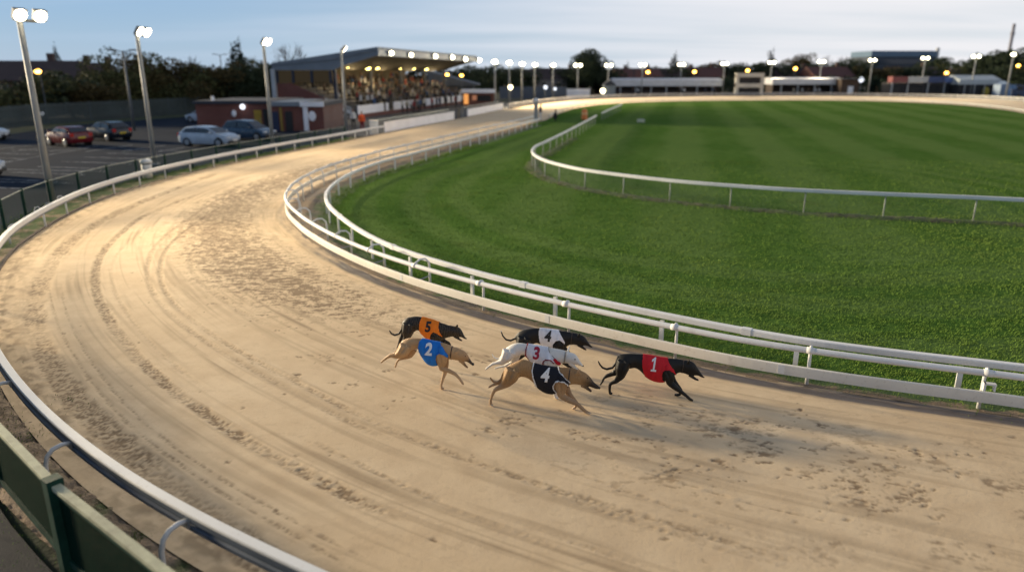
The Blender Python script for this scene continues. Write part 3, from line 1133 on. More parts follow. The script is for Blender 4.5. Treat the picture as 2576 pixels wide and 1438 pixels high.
# small hinged box on the near post
p, d, n = frame(INN, sI, ks[4])
n = n * ss_in
mb = MB()
mb.box((p[0] + d[0] * -.07 + n[0] * .05, p[1] + d[1] * -.07 + n[1] * .05, .44), (.15, .09, .02), math.atan2(d[1], d[0]))
mb.box((p[0] + d[0] * -.13 + n[0] * .05, p[1] + d[1] * -.13 + n[1] * .05, .385), (.02, .09, .09), math.atan2(d[1], d[0]))
mb.box((p[0] + d[0] * -.0 + n[0] * .05, p[1] + d[1] * -.0 + n[1] * .05, .385), (.03, .09, .13), math.atan2(d[1], d[0]))
part_path(root, 'bracket_box', mb, WHITE)

# --- low inner rail carrying on round the far bend
root = empty('hare_rail', (40, 139, 0))
tag(root, 'low pale inner rail edging the far side of the lawn', 'rail')
a2, b2 = nearest_s(INN, sI, (4.2, 83)), sI[-1] - 4
part_path(root, 'tube_rail', MB().sweep(path_between(INN, sI, a2, b2, 1.0), [(.04, .3), (-.04, .3), (-.04, .4), (.04, .4)]), mat('grey_white_rail', (.5, .5, .48), .5, .2, 2))
for s in np.linspace(a2, b2, 40):
    p, d, n = frame(INN, sI, s)
    part_path(root, 'post', MB().box((p[0], p[1], .12), (.07, .07, .44), 0), POSTG)

# --- lawn rail
root = empty('lawn_rail', (-7.1, 30, 0))
tag(root, 'white square section rail on straight posts at the edge of the lawn', 'rail')
P = path_between(RB, sB, 1.5, sB[-1], .2)
prof = [(-.045, .545), (-.055, .555), (-.055, .637), (-.042, .65), (.042, .65), (.055, .637), (.055, .555), (.045, .545)]
part_path(root, 'rail_bar', MB().sweep(P, prof), WHITE)
ks = [nearest_s(RB, sB, q) for q in [(-3.45, 19.0), (-4.55, 20.4), (-5.4, 22), (-6.1, 23.77), (-6.6, 25.4)]]
s = ks[0] - 2.2
while s > 1.6:
    ks.append(s)
    s -= 2.35
s = ks[4] + 1.9
while s < sB[-1]:
    ks.append(s)
    s += 2.1
for s in ks:
    p, d, n = frame(RB, sB, s)
    part_path(root, 'post', MB().box((p[0], p[1], .20), (.075, .05, .60), math.atan2(d[1], d[0])), WHITE)


def net_sheet(P, z0, z1):
    vs, fs, uv = [], [], []
    S = arclen(np.array(P))
    for i, p in enumerate(P):
        vs += [(p[0], p[1], z0), (p[0], p[1], z1)]
    for i in range(len(P) - 1):
        fs.append((2 * i, 2 * i + 2, 2 * i + 3, 2 * i + 1))
        uv += [(S[i], z0), (S[i + 1], z0), (S[i + 1], z1), (S[i], z1)]
    me = bpy.data.meshes.new('netting')
    me.from_pydata(vs, [], fs)
    l = me.uv_layers.new(name='UVMap')
    for i, q in enumerate(uv): l.data[i].uv = q
    return me


for s in np.arange(3.1, sB[-1] - 30, 4.7):
    p, d, n = frame(RB, sB, s)
    part_path(root, 'sleeve', MB().box((p[0], p[1], .5985), (.16, .122, .112), math.atan2(d[1], d[0])), WHITE)
# --- infield rail with wire mesh
for lab, Q, a, b, root_at in (('white infield rail on thin grey posts with wire mesh, curving into the lawn', RC, 1.5, sC[-1], (1.1, 38, 0)),
                              ('short far length of white infield rail beyond the gap', catmull([(9.6, 78.4), (11.2, 85.2), (13.2, 93.5), (15.2, 101.5)], .3), 0, 23, (9.6, 78.4, 0))):
    S = arclen(Q)
    b = min(b, S[-1])
    root = empty('infield_rail', root_at)
    tag(root, lab, 'rail')
    P = path_between(Q, S, a, b, .25)
    pr = [(-.05, .735), (-.06, .75), (-.06, .845), (-.045, .86), (.045, .86), (.06, .845), (.06, .75), (.05, .735)]
    part_path(root, 'rail_bar', MB().sweep(P, pr), WHITE)
    me = net_sheet(P, -.02, .75)
    me.materials.append(netting('grey_wire_mesh', (.22, .25, .24), .035, .05))
    o = link('netting', me, root)
    o.matrix_parent_inverse = Matrix.Translation(-Vector(root.location))
    if Q is RC:
        ks = [nearest_s(RC, sC, q) for q in [(15.58, 23.95), (13.02, 24.76), (10.49, 25.6), (8.11, 26.7), (6.17, 28.04), (4.61, 29.6), (3.24, 31.3), (2.24, 33.1), (1.58, 34.8), (1.2, 37)]]
        s = ks[-1] + 2.2
        while s < b:
            ks.append(s)
            s += 2.4
        s = ks[0] - 2.6
        while s > a:
            ks.append(s)
            s -= 2.6
    else:
        ks = np.arange(.2, b, 3)
    for s in ks:
        p, d, n = frame(Q, S, s)
        part_path(root, 'post', MB().cyl((p[0], p[1], -.15), .024, .93, 8), POSTG, True)

# --- green boundary fence
root = empty('boundary_fence', (-4.49, 6.18, 0))
tag(root, 'green timber fence with dark mesh panels and pale top rail outside the track', 'fence')
s0 = nearest_s(FEN, sF, (-4.49, 6.18))
ks = [s0]
s = s0 - 2.45
while s > 1:
    ks.insert(0, s)
    s -= 2.45
s = s0 + 2.45
while s < sF[-1]:
    ks.append(s)
    s += 2.25
NETN = netting('green_shade_netting', (.004, .017, .011), .80, .022)
NETF = netting('thin_green_mesh', (.015, .045, .03), .16, .05)
pts = [at(FEN, sF, s) for s in ks]
for i, p in enumerate(pts):
    nearp = p[1] < 12
    w_ = .15 if nearp else .085
    d = at(FEN, sF, min(ks[i] + .3, sF[-1])) - p
    an = math.atan2(d[1], d[0])
    hgt = 1.0 if nearp else .98
    part_path(root, 'post', MB().box((p[0], p[1], (hgt - .15) / 2), (w_, w_, hgt + .15), an), GREENP, bevel=.006)
    if i == len(pts) - 1: break
    q = pts[i + 1]
    dv = (q - p) / np.linalg.norm(q - p)
    a_, b_ = p + dv * w_ / 2, q - dv * w_ / 2
    nn = np.array([-dv[1], dv[0]])
    m_, L = (a_ + b_) / 2, np.linalg.norm(b_ - a_)
    an = math.atan2(dv[1], dv[0])
    if nearp:
        part_path(root, 'top_rail', MB().box((m_[0], m_[1], .925), (L, .085, .05), an), TOPRAIL, bevel=.004)
        part_path(root, 'side_rail', MB().box((m_[0], m_[1], .862), (L, .04, .07), an), GREENP)
        part_path(root, 'bottom_rail', MB().box((m_[0], m_[1], .06), (L, .045, .08), an), GREENP)
    else:
        part_path(root, 'top_rail', MB().box((m_[0], m_[1], .93), (L, .03, .025), an), POSTG)
    me = net_sheet([tuple(a_), tuple(b_)], -.02, .83 if nearp else .92)
    me.materials.append(NETN if nearp else NETF)
    ob = link('netting', me, root)
    ob.matrix_parent_inverse = Matrix.Translation(-Vector(root.location))

# ------------------------------------------------------------------ greyhounds
def coat(name, c1, c2, nose=None, mask=None, mask_r=.2, stripes=0., blaze=None, white_feet=False, seed=0., belly=None):
    t = NT(name)
    v = t.coord()
    n = t.noise(v, 3.2 + seed * .1, 4)
    col = t.mix(t.ramp(n, .35, .65), c1, c2)
    if stripes:
        wv = t.n('ShaderNodeTexWave', wave_type='BANDS', bands_direction='X')
        wv.inputs['Scale'].default_value = 9
        wv.inputs['Distortion'].default_value = 14
        wv.inputs['Detail'].default_value = 4
        wv.inputs['Detail Scale'].default_value = 1.1
        t.l(v, wv.inputs['Vector'])
        col = t.mix(t.math('MULTIPLY', t.ramp(wv.outputs['Fac'], .62, .85), stripes), col, [min(1, x * 4.2 + .01) for x in c2] if max(c2) < .1 else [x * .45 for x in c2])
    if belly:
        sp = t.n('ShaderNodeSeparateXYZ')
        t.l(v, sp.inputs[0])
        col = t.mix(t.ramp(t.math('ADD', sp.outputs[2], t.math('MULTIPLY', t.noise(v, 6, 3), .16)), .36, .56, .6, 0), col, belly)
    if mask is not None and nose is not None:
        d = t.n('ShaderNodeVectorMath', operation='DISTANCE')
        t.l(v, d.inputs[0])
        d.inputs[1].default_value = nose
        k = t.ramp(t.math('ADD', d.outputs['Value'], t.math('MULTIPLY', t.math('SUBTRACT', t.noise(v, 30, 3), .5), .10)), mask_r * .6, mask_r * 1.25, 1, 0)
        col = t.mix(k, col, mask)
    if white_feet:
        sp = t.n('ShaderNodeSeparateXYZ')
        t.l(v, sp.inputs[0])
        col = t.mix(t.ramp(sp.outputs[2], .015, .045, .8, 0), col, (.62, .55, .45))
    fine = t.noise(v, 160, 3, .6, (.35, 1, 1))
    col = t.mix(t.ramp(fine, .4, .75, 0, .25), col, [x * .55 for x in c1])
    return t.out(col, .5, t.bump(fine, .25, .004), spec=.35)


def cloth(name, c):
    t = NT(name)
    v = t.coord()
    n = t.noise(v, 9, 4, .6, (1.6, 1, .6))
    col = t.mix(t.ramp(n, .3, .7), [x * .82 for x in c], [min(1, x * 1.1) for x in c])
    nm = t.bump(t.noise(v, 24, 3, .5, (2.2, 1, .5)), .35, .012)
    nm = t.bump(t.noise(v, 400, 2), .15, .002, nm)
    return t.out(col, .68, nm, spec=.3)


EYE = mat('dark_eye', (.012, .008, .006), .12, .1, 3)
NOSE = mat('nose_leather', (.012, .011, .011), .35, .2, 30)
MOUTH = mat('mouth_lining', (.22, .07, .07), .4, .2, 20)
TEETH = mat('teeth', (.6, .56, .48), .4, .1, 20)
LEATHER = mat('collar_leather', (.05, .03, .02), .5, .3, 20)
CLAW = mat('inked_black', (.012, .013, .018), .6, .1, 20)
HEADV = (U(1480, 1041.5) - U(1235.5, 1020.5))
HEADV = Vector((HEADV.x, HEADV.y, 0)).normalized()
FARV = Vector((-HEADV.y, HEADV.x, 0))


def make_dog(label, sc, ox, oy, anchor, body, jaw, legs, tail, ears, jacket, trim, num, mcoat, cols, eye, collar=None, tailtip=None, fsh=1.0):
    """all outlines are (x, y) survey sightings taken on the dog's own upright plane"""
    D = lambda x, y: (ox + sc * x, oy + sc * y)
    O = U(*anchor) + FARV * .07
    hx = HEADV
    n = FARV

    def L(x, y, lat=0.):
        d = ray(*D(x, y))
        c = Vector((0, 0, CAMH))
        t = ((O - c).dot(n) + lat) / d.dot(n)
        P = c + d * t - O
        return Vector((P.dot(hx), lat, P.z))

    m = sc / ppm(O + Vector((0, 0, .4)))      # metres per traced unit
    rt = empty('greyhound', O, math.atan2(hx.y, hx.x))
    tag(rt, label, 'dog', 'greyhounds racing in the pack')
    mb = MB()
    # trunk, neck and skull: egg-shaped slices
    SEG = 20
    rings = []
    for x, top, bot, wd in body:
        a, b = L(x, top), L(x, bot)
        cz, hz = (a.z + b.z) / 2, (a.z - b.z) / 2
        rings.append(((a.x + b.x) / 2, cz, hz, wd * fsh))
    # denser, smooth interpolation
    R = np.array(rings)
    ti = np.linspace(0, len(R) - 1, len(R) * 3)
    RI = []
    for tt_ in ti:
        i = int(min(tt_, len(R) - 2))
        f_ = tt_ - i
        p0, p1, p2, p3 = R[max(0, i - 1)], R[i], R[i + 1], R[min(len(R) - 1, i + 2)]
        RI.append(.5 * (2 * p1 + (p2 - p0) * f_ + (2 * p0 - 5 * p1 + 4 * p2 - p3) * f_ ** 2 + (3 * p1 - p0 - 3 * p2 + p3) * f_ ** 3))
    vs, fs = [], []
    for x, cz, hz, wd in RI:
        for k in range(SEG):
            an = 2 * math.pi * k / SEG
            s_, c_ = math.sin(an), math.cos(an)
            wf = 1.0 + .16 * s_ if s_ < 0 else 1 - .10 * s_ * s_
            vs.append((x, c_ * abs(wd) * wf, cz + hz * s_))
    NR = len(RI)
    for i in range(NR - 1):
        for k in range(SEG):
            k2 = (k + 1) % SEG
            fs.append((i * SEG + k, i * SEG + k2, (i + 1) * SEG + k2, (i + 1) * SEG + k))
    fs += [tuple(range(SEG)), tuple(reversed(range((NR - 1) * SEG, NR * SEG)))]
    mb.add(vs, fs)
    # lower jaw
    mb.tube([L(x, y) for x, y, r in jaw], [r * m for x, y, r in jaw], 10, wide=1.0, side=(0, 0, 1))
    for lat, J in legs:
        pts, rr = [], []
        for x, y, r in J:
            r = r * m
            p = L(x, y, lat)
            # stay on or above the ground
            p.z = max(p.z, r * .75 + .004)
            pts.append(p)
            rr.append(r)
        # interpolate
        A = np.array([(*p, r) for p, r in zip(pts, rr)])
        Q = []
        for i in range(len(A) - 1):
            p0, p1, p2, p3 = A[max(0, i - 1)], A[i], A[i + 1], A[min(len(A) - 1, i + 2)]
            for f_ in (0, .33, .67):
                c1 = .5 * (2 * p1 + (p2 - p0) * f_ + (2 * p0 - 5 * p1 + 4 * p2 - p3) * f_ ** 2 + (3 * p1 - p0 - 3 * p2 + p3) * f_ ** 3)
                c2 = p1 * (1 - f_) + p2 * f_
                Q.append(c1 * .45 + c2 * .55)
        Q.append(A[-1])
        # thick muscle is flattened sideways; inner half tucks toward the body
        vs_ = [Vector(q[:3]) for q in Q]
        rads = [max(q[3], .006) for q in Q]
        # lateral ellipse
        tb = MB().tube([(p.x, 0, p.z) for p in vs_], rads, 12, side=None)
        cnt = 12
        for i, p in enumerate(vs_):
            flat = .50 if rads[i] > .05 else (.8 if rads[i] > .03 else 1.0)
            for k in range(cnt):
                v = tb.v[i * cnt + k]
                tb.v[i * cnt + k] = (v[0], p.y + v[1] * flat, v[2])
        mb.add(tb.v, tb.f)
        # muscle bellies lying over the limb root
        a0, a1, a2 = pts[0], pts[1], pts[2]
        r0_, r1_, r2_ = rr[0], rr[1], rr[2]
        ov = Vector((0, (1 if lat > 0 else -1) * r0_ * .30, 0))
        hind = J[0][0] < (body[0][0] + body[-1][0]) * .4
        ux_ = Vector((1, 0, 0))
        if r0_ > .05:
            if hind:
                mb.tube([a0 + ux_ * r0_ * .45 + ov * .6, a1 + ux_ * r1_ * .42 + ov * 1.1, a2 + ux_ * r2_ * .25 + ov * .5], [r0_ * .42, r1_ * .46, r2_ * .45], 10)
                mb.tube([a0 - ux_ * r0_ * .42 + ov * .5, a1 - ux_ * r1_ * .40 + ov * 1.0, a2 - ux_ * r2_ * .35 + ov * .4], [r0_ * .42, r1_ * .44, r2_ * .42], 10)
            else:
                mb.tube([a0 + Vector((-.25 * r0_, 0, r0_ * 1.0)), a0 + ux_ * r0_ * .2 + ov * .8, a1 + ux_ * r1_ * .2 + ov * .6], [r0_ * .30, r0_ * .42, r1_ * .4], 10)
                mb.tube([a0 - ux_ * r0_ * .55 + ov * .7, a1 - ux_ * r1_ * .45 + ov * .9, a2 - ux_ * r2_ * .3 + ov * .3], [r0_ * .38, r1_ * .46, r2_ * .5], 10)
        # paw with toes
        e, e0 = vs_[-1], vs_[-2]
        dr = (e - e0).normalized()
        pr = rads[-1]
        for q in (-1, 0, 1):
            mb.ball((e.x + dr.x * pr * .5, e.y + q * pr * .6, max(e.z + dr.z * pr * .5, pr * .7)), pr * .72, 8, 6)
    # tail
    mb.tube([L(x, y) for x, y, r in tail], [r * m for x, y, r in tail], 8)
    for lat, (bx, by), (tx, ty), w_ in ears:
        b, t_ = L(bx, by, lat), L(tx, ty, lat * 1.7)
        mb.tube([b, b.lerp(t_, .5), t_], [w_ * m, w_ * m * .75, w_ * m * .25], 8, side=(0, 1, 0), wide=.45)
    bx, bt, bb, bw = body[-1]
    pn = L(bx, (bt + bb) / 2)
    if callable(mcoat): mcoat = mcoat(tuple(pn))
    me = mb.mesh('greyhound_raw', mcoat)
    o = bpy.data.objects.new('raw', me)
    COL.objects.link(o)
    r_ = o.modifiers.new('r', 'REMESH')
    r_.mode = 'VOXEL'
    r_.voxel_size = .007
    s_ = o.modifiers.new('s', 'SMOOTH')
    s_.factor = .5
    s_.iterations = 5
    dg = bpy.context.evaluated_depsgraph_get()
    bme = bpy.data.meshes.new_from_object(o.evaluated_get(dg))
    bpy.data.objects.remove(o)
    bme.name = 'greyhound_body'
    bme.polygons.foreach_set('use_smooth', [True] * len(bme.polygons))
    if tailtip is not None:
        bme.materials.append(tailtip[0])
        tp = L(*tailtip[1])
        for p in bme.polygons:
            if (p.center - tp).length < tailtip[2]: p.material_index = 1
    bo = link('body', bme, rt)
    nv = len(bme.vertices)
    V = np.empty(nv * 3, 'f4')
    bme.vertices.foreach_get('co', V)
    V = V.reshape(-1, 3)
    Nn = np.empty(nv * 3, 'f4')
    bme.vertices.foreach_get('normal', Nn)
    Nn = Nn.reshape(-1, 3)
    # sight every vertex (far side mirrored onto the near side)
    yl = -np.abs(V[:, 1])
    W = np.array(O)[None] + V[:, :1] * np.array(hx)[None] + yl[:, None] * np.array(n)[None]
    W[:, 2] = V[:, 2] + O.z
    dep = W[:, 1] * CP - (W[:, 2] - CAMH) * SP
    up = W[:, 1] * SP + (W[:, 2] - CAMH) * CP
    PX = np.stack([(CX + F * W[:, 0] / dep - ox) / sc, (CY - F * up / dep - oy) / sc], 1)
    ins = point_in(jacket, PX)

    def shell(mask, off, name, m_, parent, smooth=0, thick=.004, crumb=60):
        tris = [p.vertices[:] for p in bme.polygons if all(mask[i] for i in p.vertices)]
        if not tris: return None
        used = sorted({i for t3 in tris for i in t3})
        mp = {i: k for k, i in enumerate(used)}
        vs_ = [tuple(V[i] + Nn[i] * off) for i in used]
        sm = bpy.data.meshes.new(name)
        sm.from_pydata(vs_, [], [tuple(mp[i] for i in t3) for t3 in tris])
        bm = bmesh.new()
        bm.from_mesh(sm)
        # drop crumbs
        seen, keep = set(), []
        for f in bm.faces:
            if f in seen: continue
            isl, stk = [], [f]
            seen.add(f)
            while stk:
                g = stk.pop()
                isl.append(g)
                for e in g.edges:
                    for h_ in e.link_faces:
                        if h_ not in seen:
                            seen.add(h_)
                            stk.append(h_)
            if len(isl) < crumb: keep += isl
        if keep and len(keep) < len(bm.faces): bmesh.ops.delete(bm, geom=keep, context='FACES')
        for _ in range(smooth):
            bmesh.ops.smooth_vert(bm, verts=bm.verts, factor=.5, use_axis_x=True, use_axis_y=True, use_axis_z=True)
        bm.to_mesh(sm)
        bm.free()
        sm.materials.append(m_)
        sm.polygons.foreach_set('use_smooth', [True] * len(sm.polygons))
        ob = link(name, sm, parent)
        so2 = ob.modifiers.new('t', 'SOLIDIFY')
        so2.thickness = thick
        so2.offset = 1
        return ob

    jo = shell(ins, .0075, 'racing_jacket', cols[0], rt, 4)
    for tl, tw, tm in trim:
        dmin = np.full(nv, 1e9)
        for (x0, y0), (x1, y1) in zip(tl[:-1], tl[1:]):
            d = np.array((x1 - x0, y1 - y0))
            tq = np.clip(((PX - (x0, y0)) @ d) / (d @ d), 0, 1)
            dmin = np.minimum(dmin, np.linalg.norm(PX - np.array((x0, y0)) - tq[:, None] * d, axis=1))
        shell((dmin < tw) & ~((V[:, 2] < .25)), .012, 'piping', tm, jo, 2, .003, 14)
    # number, cut from cloth and laid on both flanks
    ch, ncx, ncy, nh, slant, nm_ = num
    bvh = BVHTree.FromObject(jo, bpy.context.evaluated_depsgraph_get()) if jo else None
    if ch == '1':
        tm_ = bpy.data.meshes.new('digit')
        pl = [(-.30, 0), (-.30, .14), (-.10, .14), (-.10, .80), (-.32, .70), (-.32, .86), (-.04, 1.0), (.10, 1.0), (.10, .14), (.30, .14), (.30, 0)]
        tm_.from_pydata([(x * .72, y, 0) for x, y in pl], [], [tuple(range(len(pl)))])
    cu = bpy.data.curves.new('digit', 'FONT')
    cu.body = ch
    cu.size = 1
    cu.offset = .035
    cu.align_x = 'CENTER'
    cu.resolution_u = 6
    to = bpy.data.objects.new('digit', cu)
    COL.objects.link(to)
    dg = bpy.context.evaluated_depsgraph_get()
    if ch != '1': tm_ = bpy.data.meshes.new_from_object(to.evaluated_get(dg))
    bpy.data.objects.remove(to)
    bm = bmesh.new()
    bm.from_mesh(tm_)
    bmesh.ops.triangulate(bm, faces=bm.faces)
    for _ in range(3):
        le = [e for e in bm.edges if e.calc_length() > .08]
        if le: bmesh.ops.subdivide_edges(bm, edges=le, cuts=1)
        bmesh.ops.triangulate(bm, faces=bm.faces)
    xs = [v.co.x for v in bm.verts]
    ys = [v.co.y for v in bm.verts]
    mx, my, gh = (min(xs) + max(xs)) / 2, (min(ys) + max(ys)) / 2, max(ys) - min(ys)
    pc = L(ncx, ncy, -.095)
    size = nh * m / gh
    for side in (-1, 1):
        nmesh = bpy.data.meshes.new('number')
        b2 = bm.copy()
        for v in b2.verts:
            gx, gy = (v.co.x - mx) * size * 1.02, (v.co.y - my) * size * 1.12
            gx += gy * slant
            if side > 0: gx = -gx
            x_, z_ = pc.x + gx, pc.z + gy
            hit = bvh.ray_cast(Vector((x_, side * .6, z_)), Vector((0, -side, 0))) if bvh else (None,)
            y_ = hit[0].y if hit[0] is not None else side * .08
            v.co = (x_, y_ + side * .0035, z_)
        b2.to_mesh(nmesh)
        b2.free()
        nmesh.materials.append(nm_)
        no = link('number', nmesh, jo)
        so2 = no.modifiers.new('t', 'SOLIDIFY')
        so2.thickness = .003
        so2.offset = 0
    bm.free()
    # eyes, nose, mouth
    ex, ey, er = eye
    bvb = BVHTree.FromObject(bo, bpy.context.evaluated_depsgraph_get())
    pe = L(ex, ey, -.03)
    for side in (-1, 1):
        hit = bvb.ray_cast(Vector((pe.x, side * .3, pe.z)), Vector((0, -side, 0)))
        y_ = hit[0].y if hit[0] is not None else side * .03
        MB().ball((pe.x, y_ - side * .003, pe.z), er * m * .8, 10, 8).build('eye', EYE, rt, True)
    bx, bt, bb, bw = body[-1]
    pn = L(bx, (bt + bb) / 2)
    MB().ball((pn.x + .002, 0, pn.z), max(.012, abs(L(bx, bt).z - L(bx, bb).z) * .62), 10, 8, sc=(.8, 1.0, .9)).build('nose', NOSE, rt, True)
    (x0, y0, r0), (x1, y1, r1) = jaw[-2], jaw[-1]
    a, b = L(x0, y0), L(x1, y1)
    off = Vector((0, 0, r1 * m * .8))
    tg = MB().tube([a + off * 1.0, a.lerp(b, .55) + off * 1.3, b + off * .9 - (b - a) * .08], [r0 * m * .45, r1 * m * .75, r1 * m * .4], 8, side=(0, 1, 0), wide=1.1)
    tg.build('tongue', MOUTH, rt, True)
    te = MB()
    for side in (-1, 1):
        te.tube([b + Vector((-.008, side * r1 * m * .5, r1 * m * .6)), b + Vector((-.010, side * r1 * m * .5, r1 * m * .6 + .014))], [.004, .001], 6)
    te.build('teeth', TEETH, rt, True)
    if collar:
        (x0, y0), (x1, y1), cw, cm = collar
        a, b = L(x0, y0), L(x1, y1)
        dv = (b - a).normalized()
        cen = (a + b) / 2
        # ring hugging the neck
        inn = []
        for k in range(24):
            an = 2 * math.pi * k / 24
            di = dv * math.cos(an) + Vector((0, 1, 0)) * math.sin(an)
            hit = bvb.ray_cast(cen + di * .3, -di)
            inn.append((hit[0] if (hit[0] is not None and (hit[0] - cen).length < (b - a).length * .62) else cen + di * .056) + di * .003)
        ax = Vector((dv.z, 0, -dv.x))
        cmb = MB()
        vs_ = [p - ax * cw / 2 for p in inn] + [p + ax * cw / 2 for p in inn]
        cmb.add(vs_, [(k, (k + 1) % 24, 24 + (k + 1) % 24, 24 + k) for k in range(24)])
        oc = cmb.build('collar', cm, rt, True)
        so2 = oc.modifiers.new('t', 'SOLIDIFY')
        so2.thickness = .004
        so2.offset = 1
    return rt


J_RED = cloth('red_jacket_cloth', (.62, .013, .022))
J_BLUE = cloth('blue_jacket_cloth', (.010, .17, .58))
J_WHITE = cloth('white_jacket_cloth', (.74, .74, .78))
J_BLACK = cloth('black_jacket_cloth', (.008, .009, .016))
J_ORANGE = cloth('orange_jacket_cloth', (.95, .22, .012))
PIP_W = cloth('white_piping', (.75, .74, .72))
PIP_R = cloth('dark_red_piping', (.25, .008, .02))
INK_W = mat('number_white', (.80, .79, .77), .6, .06, 8)
INK_K = mat('number_black', (.010, .010, .013), .6, .1, 8)
INK_R = mat('number_crimson', (.36, .008, .035), .6, .1, 8)
BLACK1 = coat('black_coat', (.006, .0055, .005), (.011, .0095, .008))
BLACK2 = coat('jet_black_coat', (.005, .005, .006), (.009, .009, .010))

# 1: black dog in red, leading
make_dog('black greyhound in red jacket number 1, out in front of the pack', .1308, 1460, 870.5, (1740, 1008),
         [(722, 176, 330, .030), (770, 155, 400, .062), (850, 143, 430, .085), (960, 139, 430, .078), (1060, 145, 418, .062), (1150, 150, 468, .066), (1250, 162, 562, .082), (1370, 180, 640, .096), (1500, 205, 680, .102), (1620, 222, 682, .098),
          (1720, 232, 640, .086), (1800, 238, 580, .068), (1900, 248, 508, .055), (2000, 266, 520, .049), (2075, 276, 548, .050), (2140, 295, 560, .053), (2200, 340, 560, .046), (2240, 400, 562, .036), (2275, 450, 566, .029), (2315, 508, 590, .025), (2350, 556, 603, .021), (2374, 585, 606, .013)],
         [(2100, 545, 42), (2160, 590, 32), (2220, 632, 24), (2275, 655, 16)],
         [(-.075, [(840, 290, 140), (800, 430, 135), (770, 570, 90), (680, 670, 52), (575, 725, 34), (562, 830, 27), (570, 915, 27), (590, 958, 26)]),
          (.07, [(800, 320, 120), (730, 470, 90), (620, 530, 50), (510, 570, 40), (455, 610, 27), (425, 675, 22), (388, 728, 19)]),
          (-.075, [(1680, 470, 105), (1715, 590, 100), (1720, 700, 72), (1830, 795, 58), (1945, 880, 40), (2030, 945, 32), (2105, 1015, 31), (2140, 1040, 26)]),
          (.065, [(1720, 560, 90), (1790, 680, 66), (1870, 770, 48), (1935, 850, 36), (1905, 930, 27), (1835, 985, 28)])],
         [(745, 195, 42), (690, 320, 30), (610, 415, 27), (510, 440, 25), (425, 412, 22), (372, 345, 18), (340, 280, 12)],
         [(-.035, (2075, 330), (2090, 262), 34), (.035, (2080, 320), (2105, 258), 30)],
         [(1212, 60), (1202, 160), (1182, 280), (1190, 400), (1215, 500), (1245, 580), (1255, 760), (1640, 780), (1632, 680), (1588, 640), (1578, 560), (1600, 500), (1640, 472), (1700, 472), (1765, 505), (1838, 562), (1850, 545), (1800, 450), (1742, 370), (1702, 300), (1688, 220), (1690, 120)],
         [], ('1', 1420, 358, 230, .10, INK_W), BLACK1, [J_RED], (2195, 408, 12), ((1985, 262), (1955, 520), .014, LEATHER))

# 4 (dark jacket): fawn brindle, nearest the camera
fawn = (.30, .175, .085)
make_dog('fawn greyhound with dark muzzle in black jacket number 4 with white piping', .1497, 1216.8, 842.4, (1480, 1041.5),
         [(330, 590, 690, .028), (380, 535, 740, .060), (450, 490, 760, .082), (540, 448, 735, .080), (640, 410, 700, .066), (740, 425, 725, .066), (830, 468, 790, .080), (940, 500, 900, .096), (1060, 522, 968, .102), (1180, 538, 980, .100), (1280, 540, 940, .088),
          (1370, 540, 870, .070), (1450, 546, 835, .058), (1540, 568, 826, .052), (1620, 592, 838, .054), (1690, 622, 850, .054), (1750, 668, 860, .046), (1800, 722, 872, .037), (1840, 778, 886, .031), (1885, 818, 902, .028), (1920, 845, 906, .023), (1942, 868, 904, .014)],
         [(1650, 830, 46), (1710, 868, 34), (1765, 912, 26), (1812, 948, 17)],
         [(-.075, [(500, 580, 140), (450, 700, 135), (375, 805, 92), (290, 868, 52), (185, 925, 34), (145, 1005, 26), (120, 1085, 23), (118, 1150, 26), (138, 1182, 24)]),
          (.07, [(430, 620, 100), (350, 730, 62), (275, 790, 40), (195, 822, 26), (135, 848, 20), (95, 872, 18)]),
          (-.075, [(1310, 770, 105), (1300, 900, 96), (1300, 1010, 66), (1420, 1085, 55), (1560, 1150, 42), (1640, 1218, 33), (1720, 1288, 29), (1772, 1318, 25)]),
          (.05, [(1380, 880, 70), (1440, 1000, 52), (1510, 1085, 42), (1562, 1140, 33), (1545, 1200, 22), (1522, 1255, 27), (1512, 1300, 24)])],
         [(345, 640, 34), (305, 735, 30), (235, 795, 26), (165, 785, 22), (130, 745, 19), (108, 708, 12)],
         [(-.040, (1610, 630), (1520, 665), 44), (.035, (1625, 610), (1570, 585), 36)],
         [(842, 380), (838, 505), (815, 600), (835, 710), (880, 830), (905, 905), (905, 1060), (1240, 1080), (1232, 972), (1172, 905), (1163, 850), (1200, 800), (1262, 780), (1340, 790), (1400, 830), (1425, 885), (1452, 790), (1335, 700), (1272, 620), (1250, 545), (1250, 420)],
         [([(838, 480), (815, 600), (835, 710), (880, 830), (915, 930)], 14, PIP_W), ([(1250, 530), (1272, 620), (1335, 700), (1448, 788)], 14, PIP_W), ([(1228, 965), (1172, 905), (1163, 850), (1200, 800), (1262, 780), (1340, 790), (1400, 830), (1422, 875)], 14, PIP_W)],
         ('4', 1036, 675, 205, .14, INK_W),
         lambda pn: coat('fawn_brindle_coat', (.29, .155, .062), (.41, .24, .105), pn, (.022, .016, .012), .23, .25, seed=3, white_feet=True, belly=(.42, .28, .17)), [J_BLACK], (1742, 722, 13), ((1455, 548), (1425, 830), .014, LEATHER), None)

